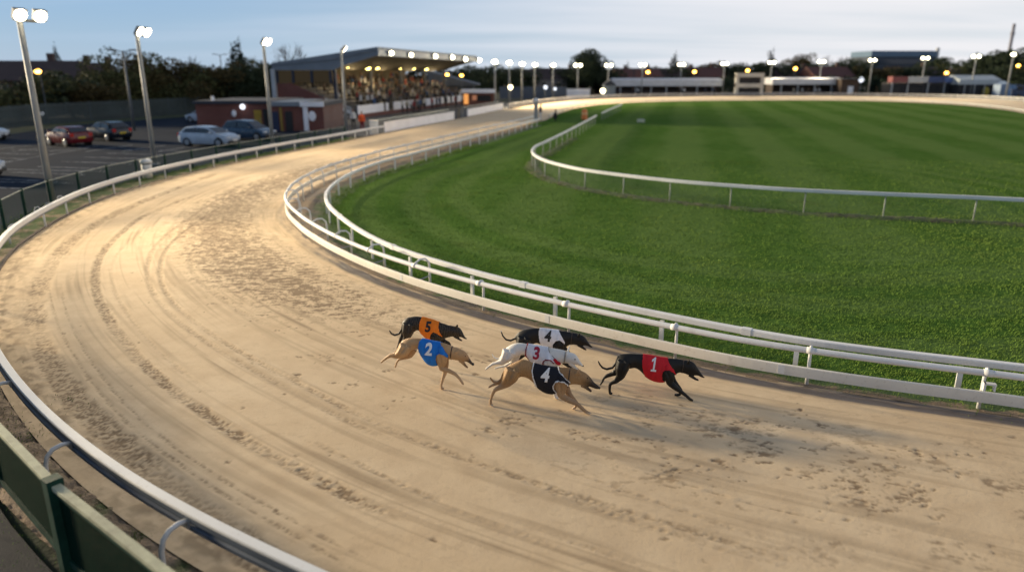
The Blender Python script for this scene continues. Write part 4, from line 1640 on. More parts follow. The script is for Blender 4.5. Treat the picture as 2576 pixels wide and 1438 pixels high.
# 3: white dog
make_dog('white greyhound in white jacket with crimson number 3 and red piping', .1497, 1216.8, 842.4, (1398, 1003),
         [(345, 262, 360, .028), (385, 212, 395, .060), (440, 172, 405, .082), (530, 138, 375, .080), (620, 134, 335, .064), (720, 148, 350, .064), (820, 163, 480, .080), (940, 180, 570, .096), (1060, 206, 600, .100), (1160, 220, 590, .092), (1240, 233, 540, .072),
          (1310, 246, 480, .056), (1380, 266, 470, .050), (1445, 288, 480, .052), (1510, 308, 490, .050), (1560, 345, 498, .042), (1592, 395, 505, .034), (1620, 440, 515, .029), (1645, 478, 524, .024), (1668, 506, 530, .014)],
         [(1450, 468, 42), (1505, 520, 30), (1560, 566, 22), (1606, 588, 13)],
         [(-.075, [(430, 270, 120), (385, 370, 105), (310, 440, 62), (215, 470, 32), (150, 485, 24), (95, 525, 20), (55, 558, 20), (38, 572, 16)]),
          (.07, [(540, 280, 100), (530, 390, 70), (470, 470, 42), (350, 520, 24), (260, 540, 18), (200, 556, 16)]),
          (-.07, [(1090, 450, 100), (1120, 590, 84), (1095, 710, 54), (1130, 830, 40), (1185, 950, 29), (1210, 1040, 28), (1228, 1085, 26)]),
          (.06, [(1150, 540, 80), (1240, 670, 50), (1330, 790, 34), (1310, 870, 24), (1270, 900, 22)])],
         [(330, 330, 28), (285, 388, 22), (225, 402, 18), (170, 372, 14), (138, 310, 8)],
         [(-.032, (1395, 300), (1360, 345), 26), (.03, (1412, 285), (1450, 158), 22)],
         [(752, 30), (740, 160), (712, 240), (710, 330), (760, 420), (800, 490), (820, 700), (1015, 720), (1005, 520), (1003, 440), (1040, 412), (1110, 427), (1170, 470), (1232, 500), (1280, 465), (1200, 400), (1150, 350), (1098, 270), (1090, 210), (1092, 100)],
         [([(742, 150), (712, 240), (710, 330), (760, 420), (805, 495)], 14, PIP_R), ([(1090, 215), (1098, 270), (1150, 350), (1200, 400)], 9, CLAW), ([(1008, 560), (1003, 440), (1040, 412), (1110, 427), (1170, 470)], 14, PIP_R), ([(1195, 415), (1225, 455), (1262, 468)], 34, cloth('red_strap', (.50, .012, .03)))],
         ('3', 885, 312, 185, .10, INK_R), coat('white_coat', (.68, .64, .57), (.78, .75, .70), seed=1), [J_WHITE], (1535, 404, 15), ((1385, 262), (1355, 480), .022, mat('pale_collar', (.35, .31, .26), .7, .2, 20)))

# 4 (white jacket): black dog nearest the rail
make_dog('black greyhound in white jacket with dark number 4, closest to the inner rail', .23256, 1198.1, 786.3, (1480, 946),
         [(432, 232, 320, .030), (465, 205, 345, .062), (520, 184, 360, .084), (590, 170, 350, .078), (660, 166, 328, .064), (740, 171, 372, .072), (820, 181, 410, .094), (890, 190, 418, .098), (945, 198, 395, .086), (1000, 207, 352, .062), (1050, 217, 344, .052),
          (1095, 226, 350, .050), (1130, 236, 352, .052), (1165, 256, 354, .044), (1192, 286, 356, .034), (1212, 318, 362, .027), (1232, 344, 374, .022), (1247, 360, 376, .013)],
         [(1105, 340, 24), (1140, 368, 17), (1170, 390, 12), (1192, 402, 8)],
         [(-.075, [(520, 270, 80), (500, 350, 74), (485, 420, 48), (440, 475, 26), (392, 510, 18), (392, 560, 14), (400, 610, 14), (412, 632, 13)]),
          (.07, [(560, 300, 64), (545, 400, 46), (490, 470, 26), (440, 510, 18), (420, 560, 13), (400, 590, 12)]),
          (-.075, [(890, 340, 58), (895, 420, 50), (900, 490, 34), (960, 545, 26), (1020, 590, 19), (1060, 640, 16), (1080, 660, 13)]),
          (.065, [(930, 380, 48), (985, 430, 30), (1030, 480, 22), (1010, 520, 15), (975, 540, 15)])],
         [(455, 235, 20), (420, 280, 14), (370, 301, 12), (322, 290, 11), (286, 248, 9), (266, 190, 6)],
         [(-.035, (1105, 262), (1118, 218), 18), (.035, (1110, 255), (1128, 222), 16)],
         [(682, 90), (680, 168), (670, 230), (680, 300), (700, 360), (712, 460), (832, 470), (830, 385), (836, 345), (862, 312), (900, 304), (940, 330), (955, 352), (960, 310), (920, 240), (893, 186), (893, 110)],
         [], ('4', 775, 257, 105, .12, INK_K), BLACK2, [J_WHITE], (1160, 292, 7), ((1040, 214), (1025, 348), .014, LEATHER),
         (coat('white_tip_coat', (.55, .52, .48), (.62, .6, .55)), (266, 190), .03))

# 5: brindle in orange
make_dog('dark brindle greyhound in orange jacket with black number 5, at the back', .1822, 936, 767.5, (1112, 931),
         [(412, 250, 340, .030), (440, 205, 385, .062), (490, 172, 400, .084), (560, 158, 380, .078), (630, 154, 345, .064), (700, 164, 410, .074), (780, 184, 480, .094), (860, 208, 505, .098), (930, 236, 495, .084), (1000, 254, 460, .062), (1060, 276, 440, .053),
          (1120, 285, 430, .052), (1170, 292, 436, .053), (1215, 316, 440, .044), (1242, 355, 444, .034), (1262, 400, 456, .028), (1282, 434, 464, .022), (1296, 450, 468, .013)],
         [(1140, 420, 28), (1180, 450, 20), (1215, 475, 14), (1245, 490, 9)],
         [(-.075, [(510, 260, 92), (495, 360, 86), (480, 440, 52), (440, 500, 28), (405, 545, 20), (410, 600, 16), (425, 660, 16), (440, 690, 15)]),
          (.07, [(480, 300, 80), (440, 400, 50), (405, 450, 32), (385, 490, 22), (370, 540, 17), (350, 590, 15)]),
          (-.07, [(885, 420, 72), (890, 510, 60), (880, 600, 42), (930, 680, 30), (970, 760, 22), (985, 830, 19), (1000, 850, 17)]),
          (.065, [(930, 450, 56), (1000, 500, 34), (1060, 525, 24), (1080, 575, 18), (1060, 620, 18)])],
         [(438, 240, 24), (412, 330, 19), (372, 392, 18), (312, 412, 16), (265, 390, 14), (238, 342, 8)],
         [(-.035, (1155, 310), (1178, 264), 24), (.035, (1165, 300), (1190, 268), 20)],
         [(700, 70), (690, 165), (662, 210), (645, 270), (650, 340), (685, 410), (720, 600), (815, 620), (822, 500), (806, 440), (820, 400), (850, 376), (890, 400), (930, 430), (978, 436), (935, 360), (920, 300), (930, 240), (935, 130)],
         [], ('5', 772, 300, 128, .12, INK_K), coat('dark_brindle_coat', (.014, .011, .008), (.024, .018, .012), stripes=.5, seed=5), [J_ORANGE], (1205, 350, 8), ((1085, 280), (1065, 440), .014, LEATHER))

# 2: fawn in blue
make_dog('pale fawn greyhound in blue jacket with white number 2, front leg reaching', .1822, 936, 767.5, (1112, 986),
         [(392, 520, 600, .030), (430, 482, 635, .062), (490, 458, 640, .082), (560, 452, 618, .078), (630, 455, 602, .062), (690, 460, 710, .072), (760, 474, 800, .092), (840, 494, 830, .100), (920, 508, 815, .096), (990, 522, 770, .078), (1060, 545, 745, .060),
          (1130, 572, 752, .054), (1190, 594, 762, .054), (1245, 614, 770, .054), (1295, 646, 776, .045), (1325, 690, 786, .036), (1350, 738, 804, .029), (1374, 774, 824, .024), (1392, 796, 830, .014)],
         [(1215, 752, 34), (1255, 792, 24), (1292, 836, 17), (1322, 864, 11)],
         [(-.075, [(470, 560, 92), (425, 640, 86), (345, 692, 52), (262, 692, 28), (205, 722, 20), (160, 756, 16), (132, 782, 15)]),
          (.07, [(560, 600, 70), (520, 690, 46), (430, 725, 26), (370, 748, 18), (338, 795, 14), (322, 848, 14)]),
          (-.075, [(965, 660, 82), (968, 780, 68), (960, 870, 42), (1060, 905, 32), (1150, 950, 25), (1205, 1010, 20), (1240, 1060, 19), (1255, 1080, 16)]),
          (.03, [(1000, 720, 66), (1012, 830, 48), (1005, 930, 32), (975, 1020, 22), (955, 1100, 17), (962, 1160, 18), (978, 1186, 17)])],
         [(400, 530, 18), (350, 610, 12), (300, 668, 9), (262, 700, 7)],
         [(-.035, (1190, 640), (1135, 648), 24), (.035, (1205, 620), (1228, 590), 20)],
         [(702, 370), (690, 460), (645, 500), (634, 580), (660, 680), (715, 775), (760, 930), (925, 950), (912, 830), (885, 750), (895, 702), (930, 675), (980, 692), (1046, 735), (1052, 690), (1002, 630), (966, 570), (946, 505), (950, 400)],
         [], ('2', 782, 608, 152, .10, INK_W), lambda pn: coat('pale_fawn_coat', (.40, .225, .10), (.54, .335, .165), pn, (.05, .034, .026), .12, seed=2, belly=(.52, .38, .25)), [J_BLUE], (1290, 700, 9), ((1110, 565), (1090, 750), .014, LEATHER))

# ------------------------------------------------------------------ floodlights
LENS = emit('floodlight_lens', (1, .88, .62), 12)
LENS2 = emit('far_floodlight_lens', (1, .92, .62), 12)
SODIUM = emit('sodium_lamp_glass', (1, .50, .08), 14)
WARMG = emit('warm_globe_glass', (1, .86, .5), 9)
COOLG = emit('white_globe_glass', (.85, .9, 1), 1.6)
UNDER = emit('canopy_lamp_glass', (1, .78, .22), 11)
STEEL = mat('pale_mast_steel', (.27, .275, .27), .5, .2, 1.5, metal=.1)
STEELD = mat('dark_mast_steel', (.10, .12, .14), .6, .3, 1.5)
CASE = mat('lamp_casing', (.22, .22, .22), .5, .3, 4)


def spot(loc, target, watts, cone=120, blend=.8, size=.35, col=(1, .83, .56)):
    l = bpy.data.lights.new('lamp', 'SPOT')
    l.energy = watts
    l.spot_size = math.radians(cone)
    l.spot_blend = blend
    l.shadow_soft_size = size
    l.color = col
    o = bpy.data.objects.new('lamp', l)
    COL.objects.link(o)
    o.location = loc
    o.rotation_euler = (Vector(target) - Vector(loc)).to_track_quat('-Z', 'Y').to_euler()
    return o


def lamp_head(root, loc, toward, w=.7, h=.5, lens=LENS, tilt=.55):
    "box casing with a glowing glass set in its face, as parts of the mast"
    loc = Vector(loc)
    d = (Vector(toward) - (Vector(root.location) + loc))
    d.z = 0
    d.normalize()
    f_ = Vector((d.x * math.cos(tilt), d.y * math.cos(tilt), -math.sin(tilt)))
    r_ = Vector((-d.y, d.x, 0))
    u_ = f_.cross(r_)
    if u_.z < 0: u_ = -u_
    M = Matrix((r_, f_, u_)).transposed().to_4x4()
    mb = MB()
    mb.box(loc - f_ * .09, (w * .82, .16, h * .80), M=M)
    mb.box(loc - f_ * .02, (w * .92, .03, h * .9), M=M)
    mb.box(loc - f_ * .16 - u_ * h * .3, (.12, .12, h * .5), M=M)
    c = mb.build('lamp_casing', CASE, root)
    g = MB().ball((0, 0, 0), .5, 14, 10, sc=(w * .9, .16, h * .95))
    g.v = [tuple(M @ Vector(v) + loc + f_ * .02) for v in g.v]
    g.build('lamp_glass', lens, c, True)
    return loc + f_ * .1


def mast(base, top_z, r0, r1, toward, heads, label, group, lens=LENS, hw=.7, hh=.5, m=STEEL):
    rt = empty('floodlight_mast', base)
    tag(rt, label, 'floodlight mast', group)
    H_ = top_z - base[2]
    MB().tube([(0, 0, -.2), (0, 0, H_ * .5), (0, 0, H_)], [r0, (r0 + r1) / 2, r1], 12).build('pole', m, rt, True)
    MB().box((0, 0, .02), (r0 * 3.2, r0 * 3.2, .08)).build('base_plate', GALV, rt)
    d = Vector(toward) - Vector(base)
    d.z = 0
    d.normalize()
    s = Vector((-d.y, d.x, 0))
    mb = MB()
    a0_, a1_ = min(0, min(heads)) - .08, max(0, max(heads)) + .08
    mb.tube([s * a0_ + Vector((0, 0, H_ - .05)), s * a1_ + Vector((0, 0, H_ - .05))], .05, 8)
    mb.build('crossarm', m, rt)
    for a in heads:
        lamp_head(rt, s * a + d * .25 + Vector((0, 0, H_ + .12)), toward, hw, hh, lens)
    return rt


TGT = [(-10.5, 23, 0), (-12.5, 40, 0), (-9.5, 52, 0), (-6.5, 66, 0)]
near_masts = []
for i, (bp, tp, tgt, lab) in enumerate([
        ((133, 510), (53, 48), TGT[0], 'tall floodlight mast nearest the camera by the green fence, two lit heads'),
        ((390, 411), (345, 86), TGT[1], 'floodlight mast standing by the white litter bin at the car park edge'),
        ((686, 361), (665, 110), TGT[2], 'floodlight mast in front of the low brick building'),
        ((872, 331), (862, 127), TGT[3], 'floodlight mast in front of the grandstand stairs')]):
    b = U(*bp)
    tz = at_dist(tp[0], tp[1], b.y).z
    rr = [(.125, .095), (.125, .095), (.125, .10), (.12, .09)][i]
    m_ = mast((b.x, b.y, -.05), tz, rr[0], rr[1], tgt, [[-.06, .62], [-.1, .62], [-.36, .40], [-.36, .40]][i], lab, 'floodlight masts along the outside of the bend', hw=[.50, .56, .62, .62][i], hh=[.48, .54, .54, .54][i])
    near_masts.append((b, tz))

CUES = ['beside the far end of the grandstand', 'first past the grandstand, next to a dark round tree', 'second past the grandstand', 'above the pale globe lamp', 'in front of the red tiled houses', 'in front of the tall dark rounded tree', 'at the near end of the long white-roofed stand',
        'above the long white-roofed stand, near its middle', 'above the long white-roofed stand, near its far end', 'just left of the tote board', 'just right of the tote board', 'behind the shorter white-roofed stand, with warm lamps', 'between the brown kiosk and the betting booths',
        'beside the slim pale flue of the blue office block', 'behind the pale marquee', 'at the edge of the dark wood by the blue van']
FARM = [(1245, 158, 268, 1), (1281, 160, 262, 1), (1313, 163, 257, 1), (1345, 165, 254, 1), (1391, 166, 249, 1), (1453, 166, 245, 2), (1530, 166, 242, 2), (1615, 165, 240, 2), (1712, 164, 239, 2), (1820, 162, 238.5, 2), (1938, 159, 238, 2), (2062, 157, 238, 2),
        (2189, 153, 238, 2), (2320, 148, 239, 2), (2446, 144, 242, 2), (2537, 139, 246, 1)]
far_pos = []
for (x, y, yb, k), cue in zip(FARM, CUES):
    b = U(x + (x - CX) * .006 * -1, yb)
    tz = at_dist(x, y, b.y).z
    tgt = at(OUT, sO, nearest_s(OUT, sO, (b.x, b.y)))
    c_in = at(INN, sI, nearest_s(INN, sI, tgt))
    tg = (tgt[0] * .5 + c_in[0] * .5, tgt[1] * .5 + c_in[1] * .5, 0)
    sc_ = b.y / 110
    look = (tg[0] * .6, tg[1] * .6, 0)
    mast((b.x, b.y, -.1), tz, .16, .12, look, [0] if k == 1 else [-.5, .5], 'distant lit floodlight mast ' + cue, 'floodlight masts round the far bend', LENS2, .78 if k == 2 else 1.0, .72, STEEL)
    far_pos.append((b, tz, tg))

# unlit car park lamp posts
for (bx, by), (tx, ty), lab in [((338, 326), (316, 128), 'unlit twin-arm lamp post in the car park behind the dark estate car'), ((567, 262), (562, 138), 'unlit twin-arm lamp post by the palisade fence behind the brick building'), ((607, 262), (600, 176), 'short unlit lamp post among the bushes')]:
    b = U(bx, by)
    tz = at_dist(tx, ty, b.y).z
    rt = empty('lamp_post', (b.x, b.y, -.1))
    tag(rt, lab, 'lamp post', 'unlit lamp posts of the car park')
    MB().tube([(0, 0, 0), (0, 0, tz + .1)], [.12, .08], 10).build('pole', STEELD, rt, True)
    for s in (-1, 1):
        MB().tube([(0, 0, tz), (s * .7, 0, tz + .15)], .04, 6).build('arm', STEELD, rt)
        MB().box((s * .9, 0, tz + .16), (.6, .25, .12)).build('lantern', CASE, rt)

# sodium street lamps
SOD = [(95, 180, 75, 'beside the nearest floodlight mast above the dark hedge'), (513, 183, 110, 'over the bushes left of the grandstand'), (1125, 188, 135, 'left of the pair under the grandstand roof end'), (1161, 190, 135, 'right of the pair under the grandstand roof end'),
       (1630, 182, 190, 'above the left half of the long white-roofed stand'), (1747, 181, 190, 'above the right half of the long white-roofed stand'), (1881, 178, 190, 'directly above the tote board'), (2001, 173, 190, 'above the left end of the shorter white-roofed stand'), (2381, 184, 190, 'above the blue betting booths'), (2562, 166, 180, 'by the dark wood above the blue van')]
for x, y, dist, cue in SOD:
    P = at_dist(x, y, dist)
    rt = empty('street_lamp', (P.x, P.y, -.1))
    tag(rt, 'orange sodium street lamp ' + cue, 'street lamp', 'orange street lamps around the stadium')
    h_ = P.z + .1
    MB().tube([(0, .3, 0), (0, .3, h_ + .1), (0, 0, h_ + .14)], [.09, .06, .05], 8).build('pole', STEELD, rt, True)
    MB().box((0, .05, h_ + .12), (.35, .6, .12)).build('lantern', CASE, rt)
    MB().ball((0, 0, h_), .30 * max(1, dist / 130), 10, 8, sc=(1, 1, .7)).build('lamp_glass', SODIUM, rt, True)

# low globe lamps
for x, y, yb, m_, r, lab in [(1284, 220, 262, WARMG, .35, 'low yellow globe lamp on a post past the brick pavilion'), (1516, 229, 243, WARMG, .5, 'low warm globe lamp at the near end of the long white stand'), (1372, 220, 250, COOLG, .38, 'pale globe lamp on a post beside the grey hoarding'), (1396, 224, 250, COOLG, .28, 'small greenish globe lamp next to the pale globe lamp'),
                             (2161, 201, 240, COOLG, .55, 'white globe lamp beside the brown kiosk'), (110, 286, 312, COOLG, .17, 'small white globe lamp on the palisade fence by the nearest mast')]:
    b = U(x, yb)
    P = at_dist(x, y, b.y)
    rt = empty('globe_lamp', (b.x, b.y, -.1))
    tag(rt, lab, 'globe lamp', 'low globe lamps')
    MB().tube([(0, 0, 0), (0, 0, P.z - r * .6)], .07, 8).build('pole', STEELD, rt)
    MB().ball((0, 0, P.z + .1), r, 12, 8).build('globe', m_, rt, True)

# ------------------------------------------------------------------ cars
GLASS = mat('car_glass', (.012, .016, .022), .08, .1, 3, spec=.8)
TYRE = mat('tyre_rubber', (.015, .015, .016), .8, .2, 8)
RIM = mat('alloy_rim', (.35, .36, .38), .35, .2, 8, metal=.6)
HEADL = mat('headlamp_lens', (.62, .64, .66), .12, .1, 5)
TAILL = mat('tail_lamp_lens', (.45, .02, .015), .2, .1, 5)
PLATEY = mat('yellow_number_plate', (.62, .45, .03), .5, .1, 5)
PLATEW = mat('white_number_plate', (.7, .7, .68), .5, .1, 5)
TRIMK = mat('black_car_trim', (.014, .014, .015), .5, .2, 5)


def loft(secs):
    "secs: (x, [(y,z) ring])"
    mb = MB()
    n = len(secs[0][1])
    vs = [(x, y, z) for x, r in secs for y, z in r]
    fs = []
    for i in range(len(secs) - 1):
        for k in range(n):
            k2 = (k + 1) % n
            fs.append((i * n + k, i * n + k2, (i + 1) * n + k2, (i + 1) * n + k))
    fs += [tuple(range(n)), tuple(reversed(range((len(secs) - 1) * n, len(secs) * n)))]
    mb.add(vs, fs)
    return mb


def car(loc, rz, paint, label, L=4.1, W=1.74, H=1.46, style='hatch'):
    rt = empty('parked_car', loc, rz)
    tag(rt, label, 'car', 'cars parked on the tarmac')
    k = L / 4.1
    w = W / 2

    def lower(x, zb, zt, ww):
        return (x * k, [(-ww, zb + .12), (-ww * .92, zb), (ww * .92, zb), (ww, zb + .12), (ww * 1.0, zt - .22), (ww * .93, zt), (0, zt + .025), (-ww * .93, zt), (-ww * 1.0, zt - .22)])
    lo = [lower(-2.05, .38, .78, w * .80), lower(-1.98, .28, .92, w * .90), lower(-1.7, .22, .97, w * .98), lower(-.8, .2, .96, w), lower(.3, .2, .94, w), lower(1.0, .2, .92, w * .99), lower(1.55, .22, .84, w * .95), lower(1.9, .26, .72, w * .86), lower(2.05, .36, .6, w * .74)]
    if style == 'saloon':
        lo[0], lo[1] = lower(-2.05, .38, .86, w * .8), lower(-1.98, .28, .98, w * .9)
    body = loft(lo)
    back = -1.86 if style != 'saloon' else -1.35
    roof_b = -1.42 if style != 'saloon' else -.85

    def cab(x, z, ww, zb):
        return (x * k, [(-ww * 1.0 - .0, zb), (-ww * .98, z - .07), (-ww * .86, z), (ww * .86, z), (ww * .98, z - .07), (ww, zb)])
    cs = [(back * k, [(-w * .86, .94), (-w * .86, .97), (-w * .8, .99), (w * .8, .99), (w * .86, .97), (w * .86, .94)]),
          cab(roof_b, H - .05, w * .74, .94), cab(-.75, H, w * .77, .93), cab(.0, H - .015, w * .77, .92), cab(.42, H - .09, w * .75, .92),
          (1.12 * k, [(-w * .86, .90), (-w * .86, .92), (-w * .8, .935), (w * .8, .935), (w * .86, .92), (w * .86, .90)])]
    c2 = loft(cs)
    body.add(c2.v, c2.f)
    bo = body.build('body', paint, rt)
    smooth_by_angle(bo, 38)
    # glass set 4 mm proud of the cabin
    for s in (-1, 1):
        q = [(back + .28, .99), (roof_b + .12, H - .14), (-.50, H - .10), (-.50, .985)]
        q2 = [(-.42, .985), (-.42, H - .10), (.32, H - .15), (.86, .965)]
        for poly in (q, q2):
            mb = MB()
            vs = []
            for x, z in poly:
                t = min(1, max(0, (z - .93) / (H - .93)))
                y = s * (w * (.90 - .14 * t) + .012)
                vs.append((x * k, y, z))
            mb.add(vs + [(x, y - s * .02, z) for x, y, z in vs], [(0, 1, 2, 3), (4, 7, 6, 5), (0, 4, 5, 1), (1, 5, 6, 2), (2, 6, 7, 3), (3, 7, 4, 0)])
            mb.build('window', GLASS, rt)
    for x0, z0, x1, z1, nm_ in ((1.08, .955, .46, H - .10, 'windscreen'), (back + .02, 1.0, roof_b - .02, H - .09, 'rear_window')):
        sg = 1 if nm_ == 'windscreen' else -1
        o_ = .03
        vs = [(x0 * k + sg * o_, -w * .72, z0 + .01), (x0 * k + sg * o_, w * .72, z0 + .01), (x1 * k + sg * o_, w * .64, z1 + .02), (x1 * k + sg * o_, -w * .64, z1 + .02)]
        MB().add(vs + [(x - sg * .03, y, z - .02) for x, y, z in vs], [(0, 1, 2, 3), (4, 7, 6, 5), (0, 4, 5, 1), (1, 5, 6, 2), (2, 6, 7, 3), (3, 7, 4, 0)]).build(nm_, GLASS, rt)
    for x in (-1.25, 1.28):
        for s in (-1, 1):
            wh = MB().tube([(x * k, s * (w - .17), .31), (x * k, s * (w + .012), .31)], .31, 20).build('wheel', TYRE, rt)
            smooth_by_angle(wh)
            MB().tube([(x * k, s * (w + .005), .31), (x * k, s * (w + .022), .31)], [.21, .17], 14).build('rim', RIM, wh)
            MB().tube([(x * k, s * (w - .3), .33), (x * k, s * (w - .02), .33)], .36, 20).build('wheel_arch', TRIMK, rt)
    for s in (-1, 1):
        MB().box((1.90 * k, s * w * .66, .66), (.22, .34, .15)).build('headlight', HEADL, rt, bevel=.04)
        MB().box((-1.98 * k, s * w * .74, .80), (.14, .26, .26)).build('tail_light', TAILL, rt, bevel=.03)
        MB().box((.75 * k, s * (w + .08), 1.0), (.12, .2, .13)).build('mirror', paint, rt, bevel=.03)
    MB().box((-2.07 * k, 0, .62), (.03, .5, .12)).build('number_plate', PLATEY, rt)
    MB().box((2.06 * k, 0, .46), (.05, .5, .12)).build('number_plate', PLATEW, rt)
    MB().box((2.0 * k, 0, .34), (.14, w * 1.5, .14)).build('bumper_grille', TRIMK, rt, bevel=.02)
    return rt


def paint(name, c):
    return mat(name, c, .25, .08, 2, spec=.6)


ZP = -.095
g = U(519, 366)
car((g.x, g.y + .7, ZP), math.radians(-14), paint('silver_blue_paint', (.36, .43, .52)), 'silver blue hatchback on the tarmac, side on, in front of the dark blue car', L=4.05, H=1.38)
g = U(618, 351)
car((g.x, g.y + .8, ZP), math.radians(-16), paint('dark_blue_paint', (.030, .060, .105)), 'dark blue people carrier parked behind the silver hatchback beside the brick building', L=4.0, H=1.5)
g = U(160, 365)
car((g.x - .1, g.y + .9, ZP), math.radians(148), paint('dark_red_paint', (.13, .008, .012)), 'dark red car with its tail lights to the track, by the nearest mast', L=3.5, H=1.35)
g = U(262, 352)
car((g.x - .2, g.y + 1.0, ZP), math.radians(152), paint('black_paint', (.008, .012, .020)), 'black estate car next to the red one, rear end showing', L=3.7, H=1.42)
g = U(492, 307)
car((g.x + .6, g.y + 1.0, ZP), math.radians(170), paint('pale_blue_paint', (.40, .47, .56)), 'pale blue car half hidden behind the low brick building', L=3.7, H=1.4)
g = U(-62, 352)
car((g.x, g.y + .6, ZP), math.radians(12), paint('white_paint', (.55, .58, .60)), 'white car cut off by the left edge, beside the palisade fence', L=3.6, H=1.35)
g = U(-112, 446)
car((g.x, g.y + .5, ZP), math.radians(4), paint('white_paint', (.55, .58, .60)), 'white car of which only a sliver shows near the faded bay lines', L=3.4, H=1.3)

# ------------------------------------------------------------------ people
SKIN = mat('skin', (.36, .21, .15), .6, .1, 10)
HAIR = mat('dark_hair', (.02, .015, .012), .6, .2, 20)
SHOE = mat('dark_shoes', (.02, .02, .02), .6, .2, 10)
PMESH = {}
CLOTHC = {'navy': (.018, .026, .055), 'black': (.012, .012, .014), 'grey': (.10, .105, .115), 'cream': (.42, .38, .30), 'red': (.22, .02, .02), 'brown': (.08, .05, .032), 'white': (.52, .52, .52), 'blue': (.03, .08, .20), 'orange': (.75, .10, .02)}


def person_mesh(pose, top, legs='black'):
    key = (pose, top, legs)
    if key in PMESH: return PMESH[key]
    mb = MB()
    S = .42 if pose == 'sit' else 0.0
    hip = .92 - S
    if pose == 'crouch': hip = .35
    sh = hip + .50
    for s in (-1, 1):
        if pose == 'sit':
            mb.tube([(0, s * .09, hip), (.42, s * .11, hip + .02), (.46, s * .11, .06), (.56, s * .11, .04)], [.085, .068, .05, .045], 8)
            mb.tube([(0, s * .2, sh - .04), (.06, s * .25, sh - .3), (.28, s * .16, sh - .36)], [.055, .045, .035], 8)
        elif pose == 'crouch':
            mb.tube([(0, s * .1, hip), (.3, s * .15, hip + .12), (.08, s * .14, .06), (.22, s * .14, .04)], [.1, .075, .055, .05], 8)
            mb.tube([(.12, s * .2, sh - .1), (.25, s * .24, sh - .3), (.4, s * .1, sh - .36)], [.06, .05, .04], 8)
        else:
            st_ = .06 * s
            mb.tube([(0, s * .09, hip), (.02 + st_, s * .10, .5), (0 + st_, s * .10, .08), (.14 + st_, s * .11, .04)], [.095, .07, .05, .045], 8)
            mb.tube([(0, s * .2, sh - .04), (-.02, s * .26, sh - .30), (.08, s * .25, sh - .55)], [.058, .046, .036], 8)
    lean = .14 if pose == 'crouch' else 0
    mb.tube([(0, 0, hip - .08), (0, 0, hip + .1), (lean * .5, 0, hip + .3), (lean, 0, sh), (lean, 0, sh + .08)], [.15, .15, .165, .16, .07], 10, side=(0, 1, 0), wide=1.2)
    mb.tube([(lean, 0, sh), (lean + .02, 0, sh + .16)], .055, 8)
    mb.ball((lean + .03, 0, sh + .25), .105, 10, 8, sc=(1.05, .85, 1.2))
    me = mb.mesh('person_raw', SKIN)
    o = bpy.data.objects.new('raw', me)
    COL.objects.link(o)
    r_ = o.modifiers.new('r', 'REMESH')
    r_.mode = 'VOXEL'
    r_.voxel_size = .03
    s_ = o.modifiers.new('s', 'SMOOTH')
    s_.iterations = 3
    out = bpy.data.meshes.new_from_object(o.evaluated_get(bpy.context.evaluated_depsgraph_get()))
    bpy.data.objects.remove(o)
    out.materials.clear()
    for m_ in (SKIN, HAIR, mat('cloth_' + top, CLOTHC[top], .8, .3, 8), mat('cloth_' + legs, CLOTHC[legs], .8, .3, 8), SHOE): out.materials.append(m_)
    for p in out.polygons:
        c = p.center
        if c.z > sh + .13:
            p.material_index = 1 if (c.z > sh + .31 or c.x < lean + .0) else 0
        elif c.z > hip + .0 and not (pose == 'sit' and c.x > .18 and c.z < hip + .1):
            p.material_index = 0 if (pose != 'crouch' and abs(c.y) > .2 and c.z < sh - .48) else 2
        else:
            p.material_index = 4 if c.z < .1 else 3
        p.use_smooth = True
    out.name = 'person'
    PMESH[key] = out
    return out


def person(loc, rz, pose, top, legs, label, group=None):
    o = link('person', person_mesh(pose, top, legs))
    o.location = loc
    o.rotation_euler = (0, 0, rz)
    return tag(o, label, 'person', group)


# ------------------------------------------------------------------ grandstand
FD = Vector((.2085, .978, 0)).normalized()      # along the straight
FL = Vector((-FD.y, FD.x, 0))                    # back from the track
G0 = Vector((-15.44, 86.41, 0))                  # roof corner on plan


def G(a, t, z):
    return G0 + FD * a + FL * t + Vector((0, 0, z))


GSL = 44
gs = empty('grandstand', G0)
tag(gs, 'covered grandstand with grey cantilever roof, brick end wall and lit seating', 'grandstand')


def gpart(name, mb, m, parent=gs, bevel=0):
    o = mb.build(name, m, parent, bevel=bevel)
    if parent is gs:
        o.matrix_parent_inverse = Matrix.Translation(-G0)
    return o


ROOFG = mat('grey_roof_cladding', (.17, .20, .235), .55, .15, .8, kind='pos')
FASC = mat('pale_grey_fascia', (.42, .44, .46), .5, .12, .8, kind='pos')
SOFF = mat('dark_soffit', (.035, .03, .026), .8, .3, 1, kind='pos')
NAVY = mat('navy_steel', (.012, .02, .045), .5, .2, 2)
TERR = mat('concrete_terrace', (.17, .16, .15), .85, .3, 1.2, kind='pos')
LITW = mat('warm_rear_wall', (.17, .15, .11), .8, .25, .7, kind='pos')
WBAN = mat('white_hoarding', (.80, .80, .84), .5, .1, 1, kind='pos')
ux, uz = FL, Vector((0, 0, 1))
gpart('roof', MB().prism([(-.1, 7.75), (13.4, 6.02), (13.4, 5.75), (5.6, 6.35), (-.1, 7.45)], G(-.3, 0, 0), ux, uz, FD * (GSL + .6)), ROOFG)
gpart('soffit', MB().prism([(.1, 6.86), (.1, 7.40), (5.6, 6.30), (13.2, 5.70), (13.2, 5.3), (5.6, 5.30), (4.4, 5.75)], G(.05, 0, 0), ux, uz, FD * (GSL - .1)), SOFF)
gpart('end_fascia', MB().prism([(-.05, 7.44), (13.4, 5.74), (13.4, 5.2), (5.6, 5.2), (4.5, 5.62), (-.05, 6.83)], G(-.16, 0, 0), ux, uz, FD * .14), ROOFG)
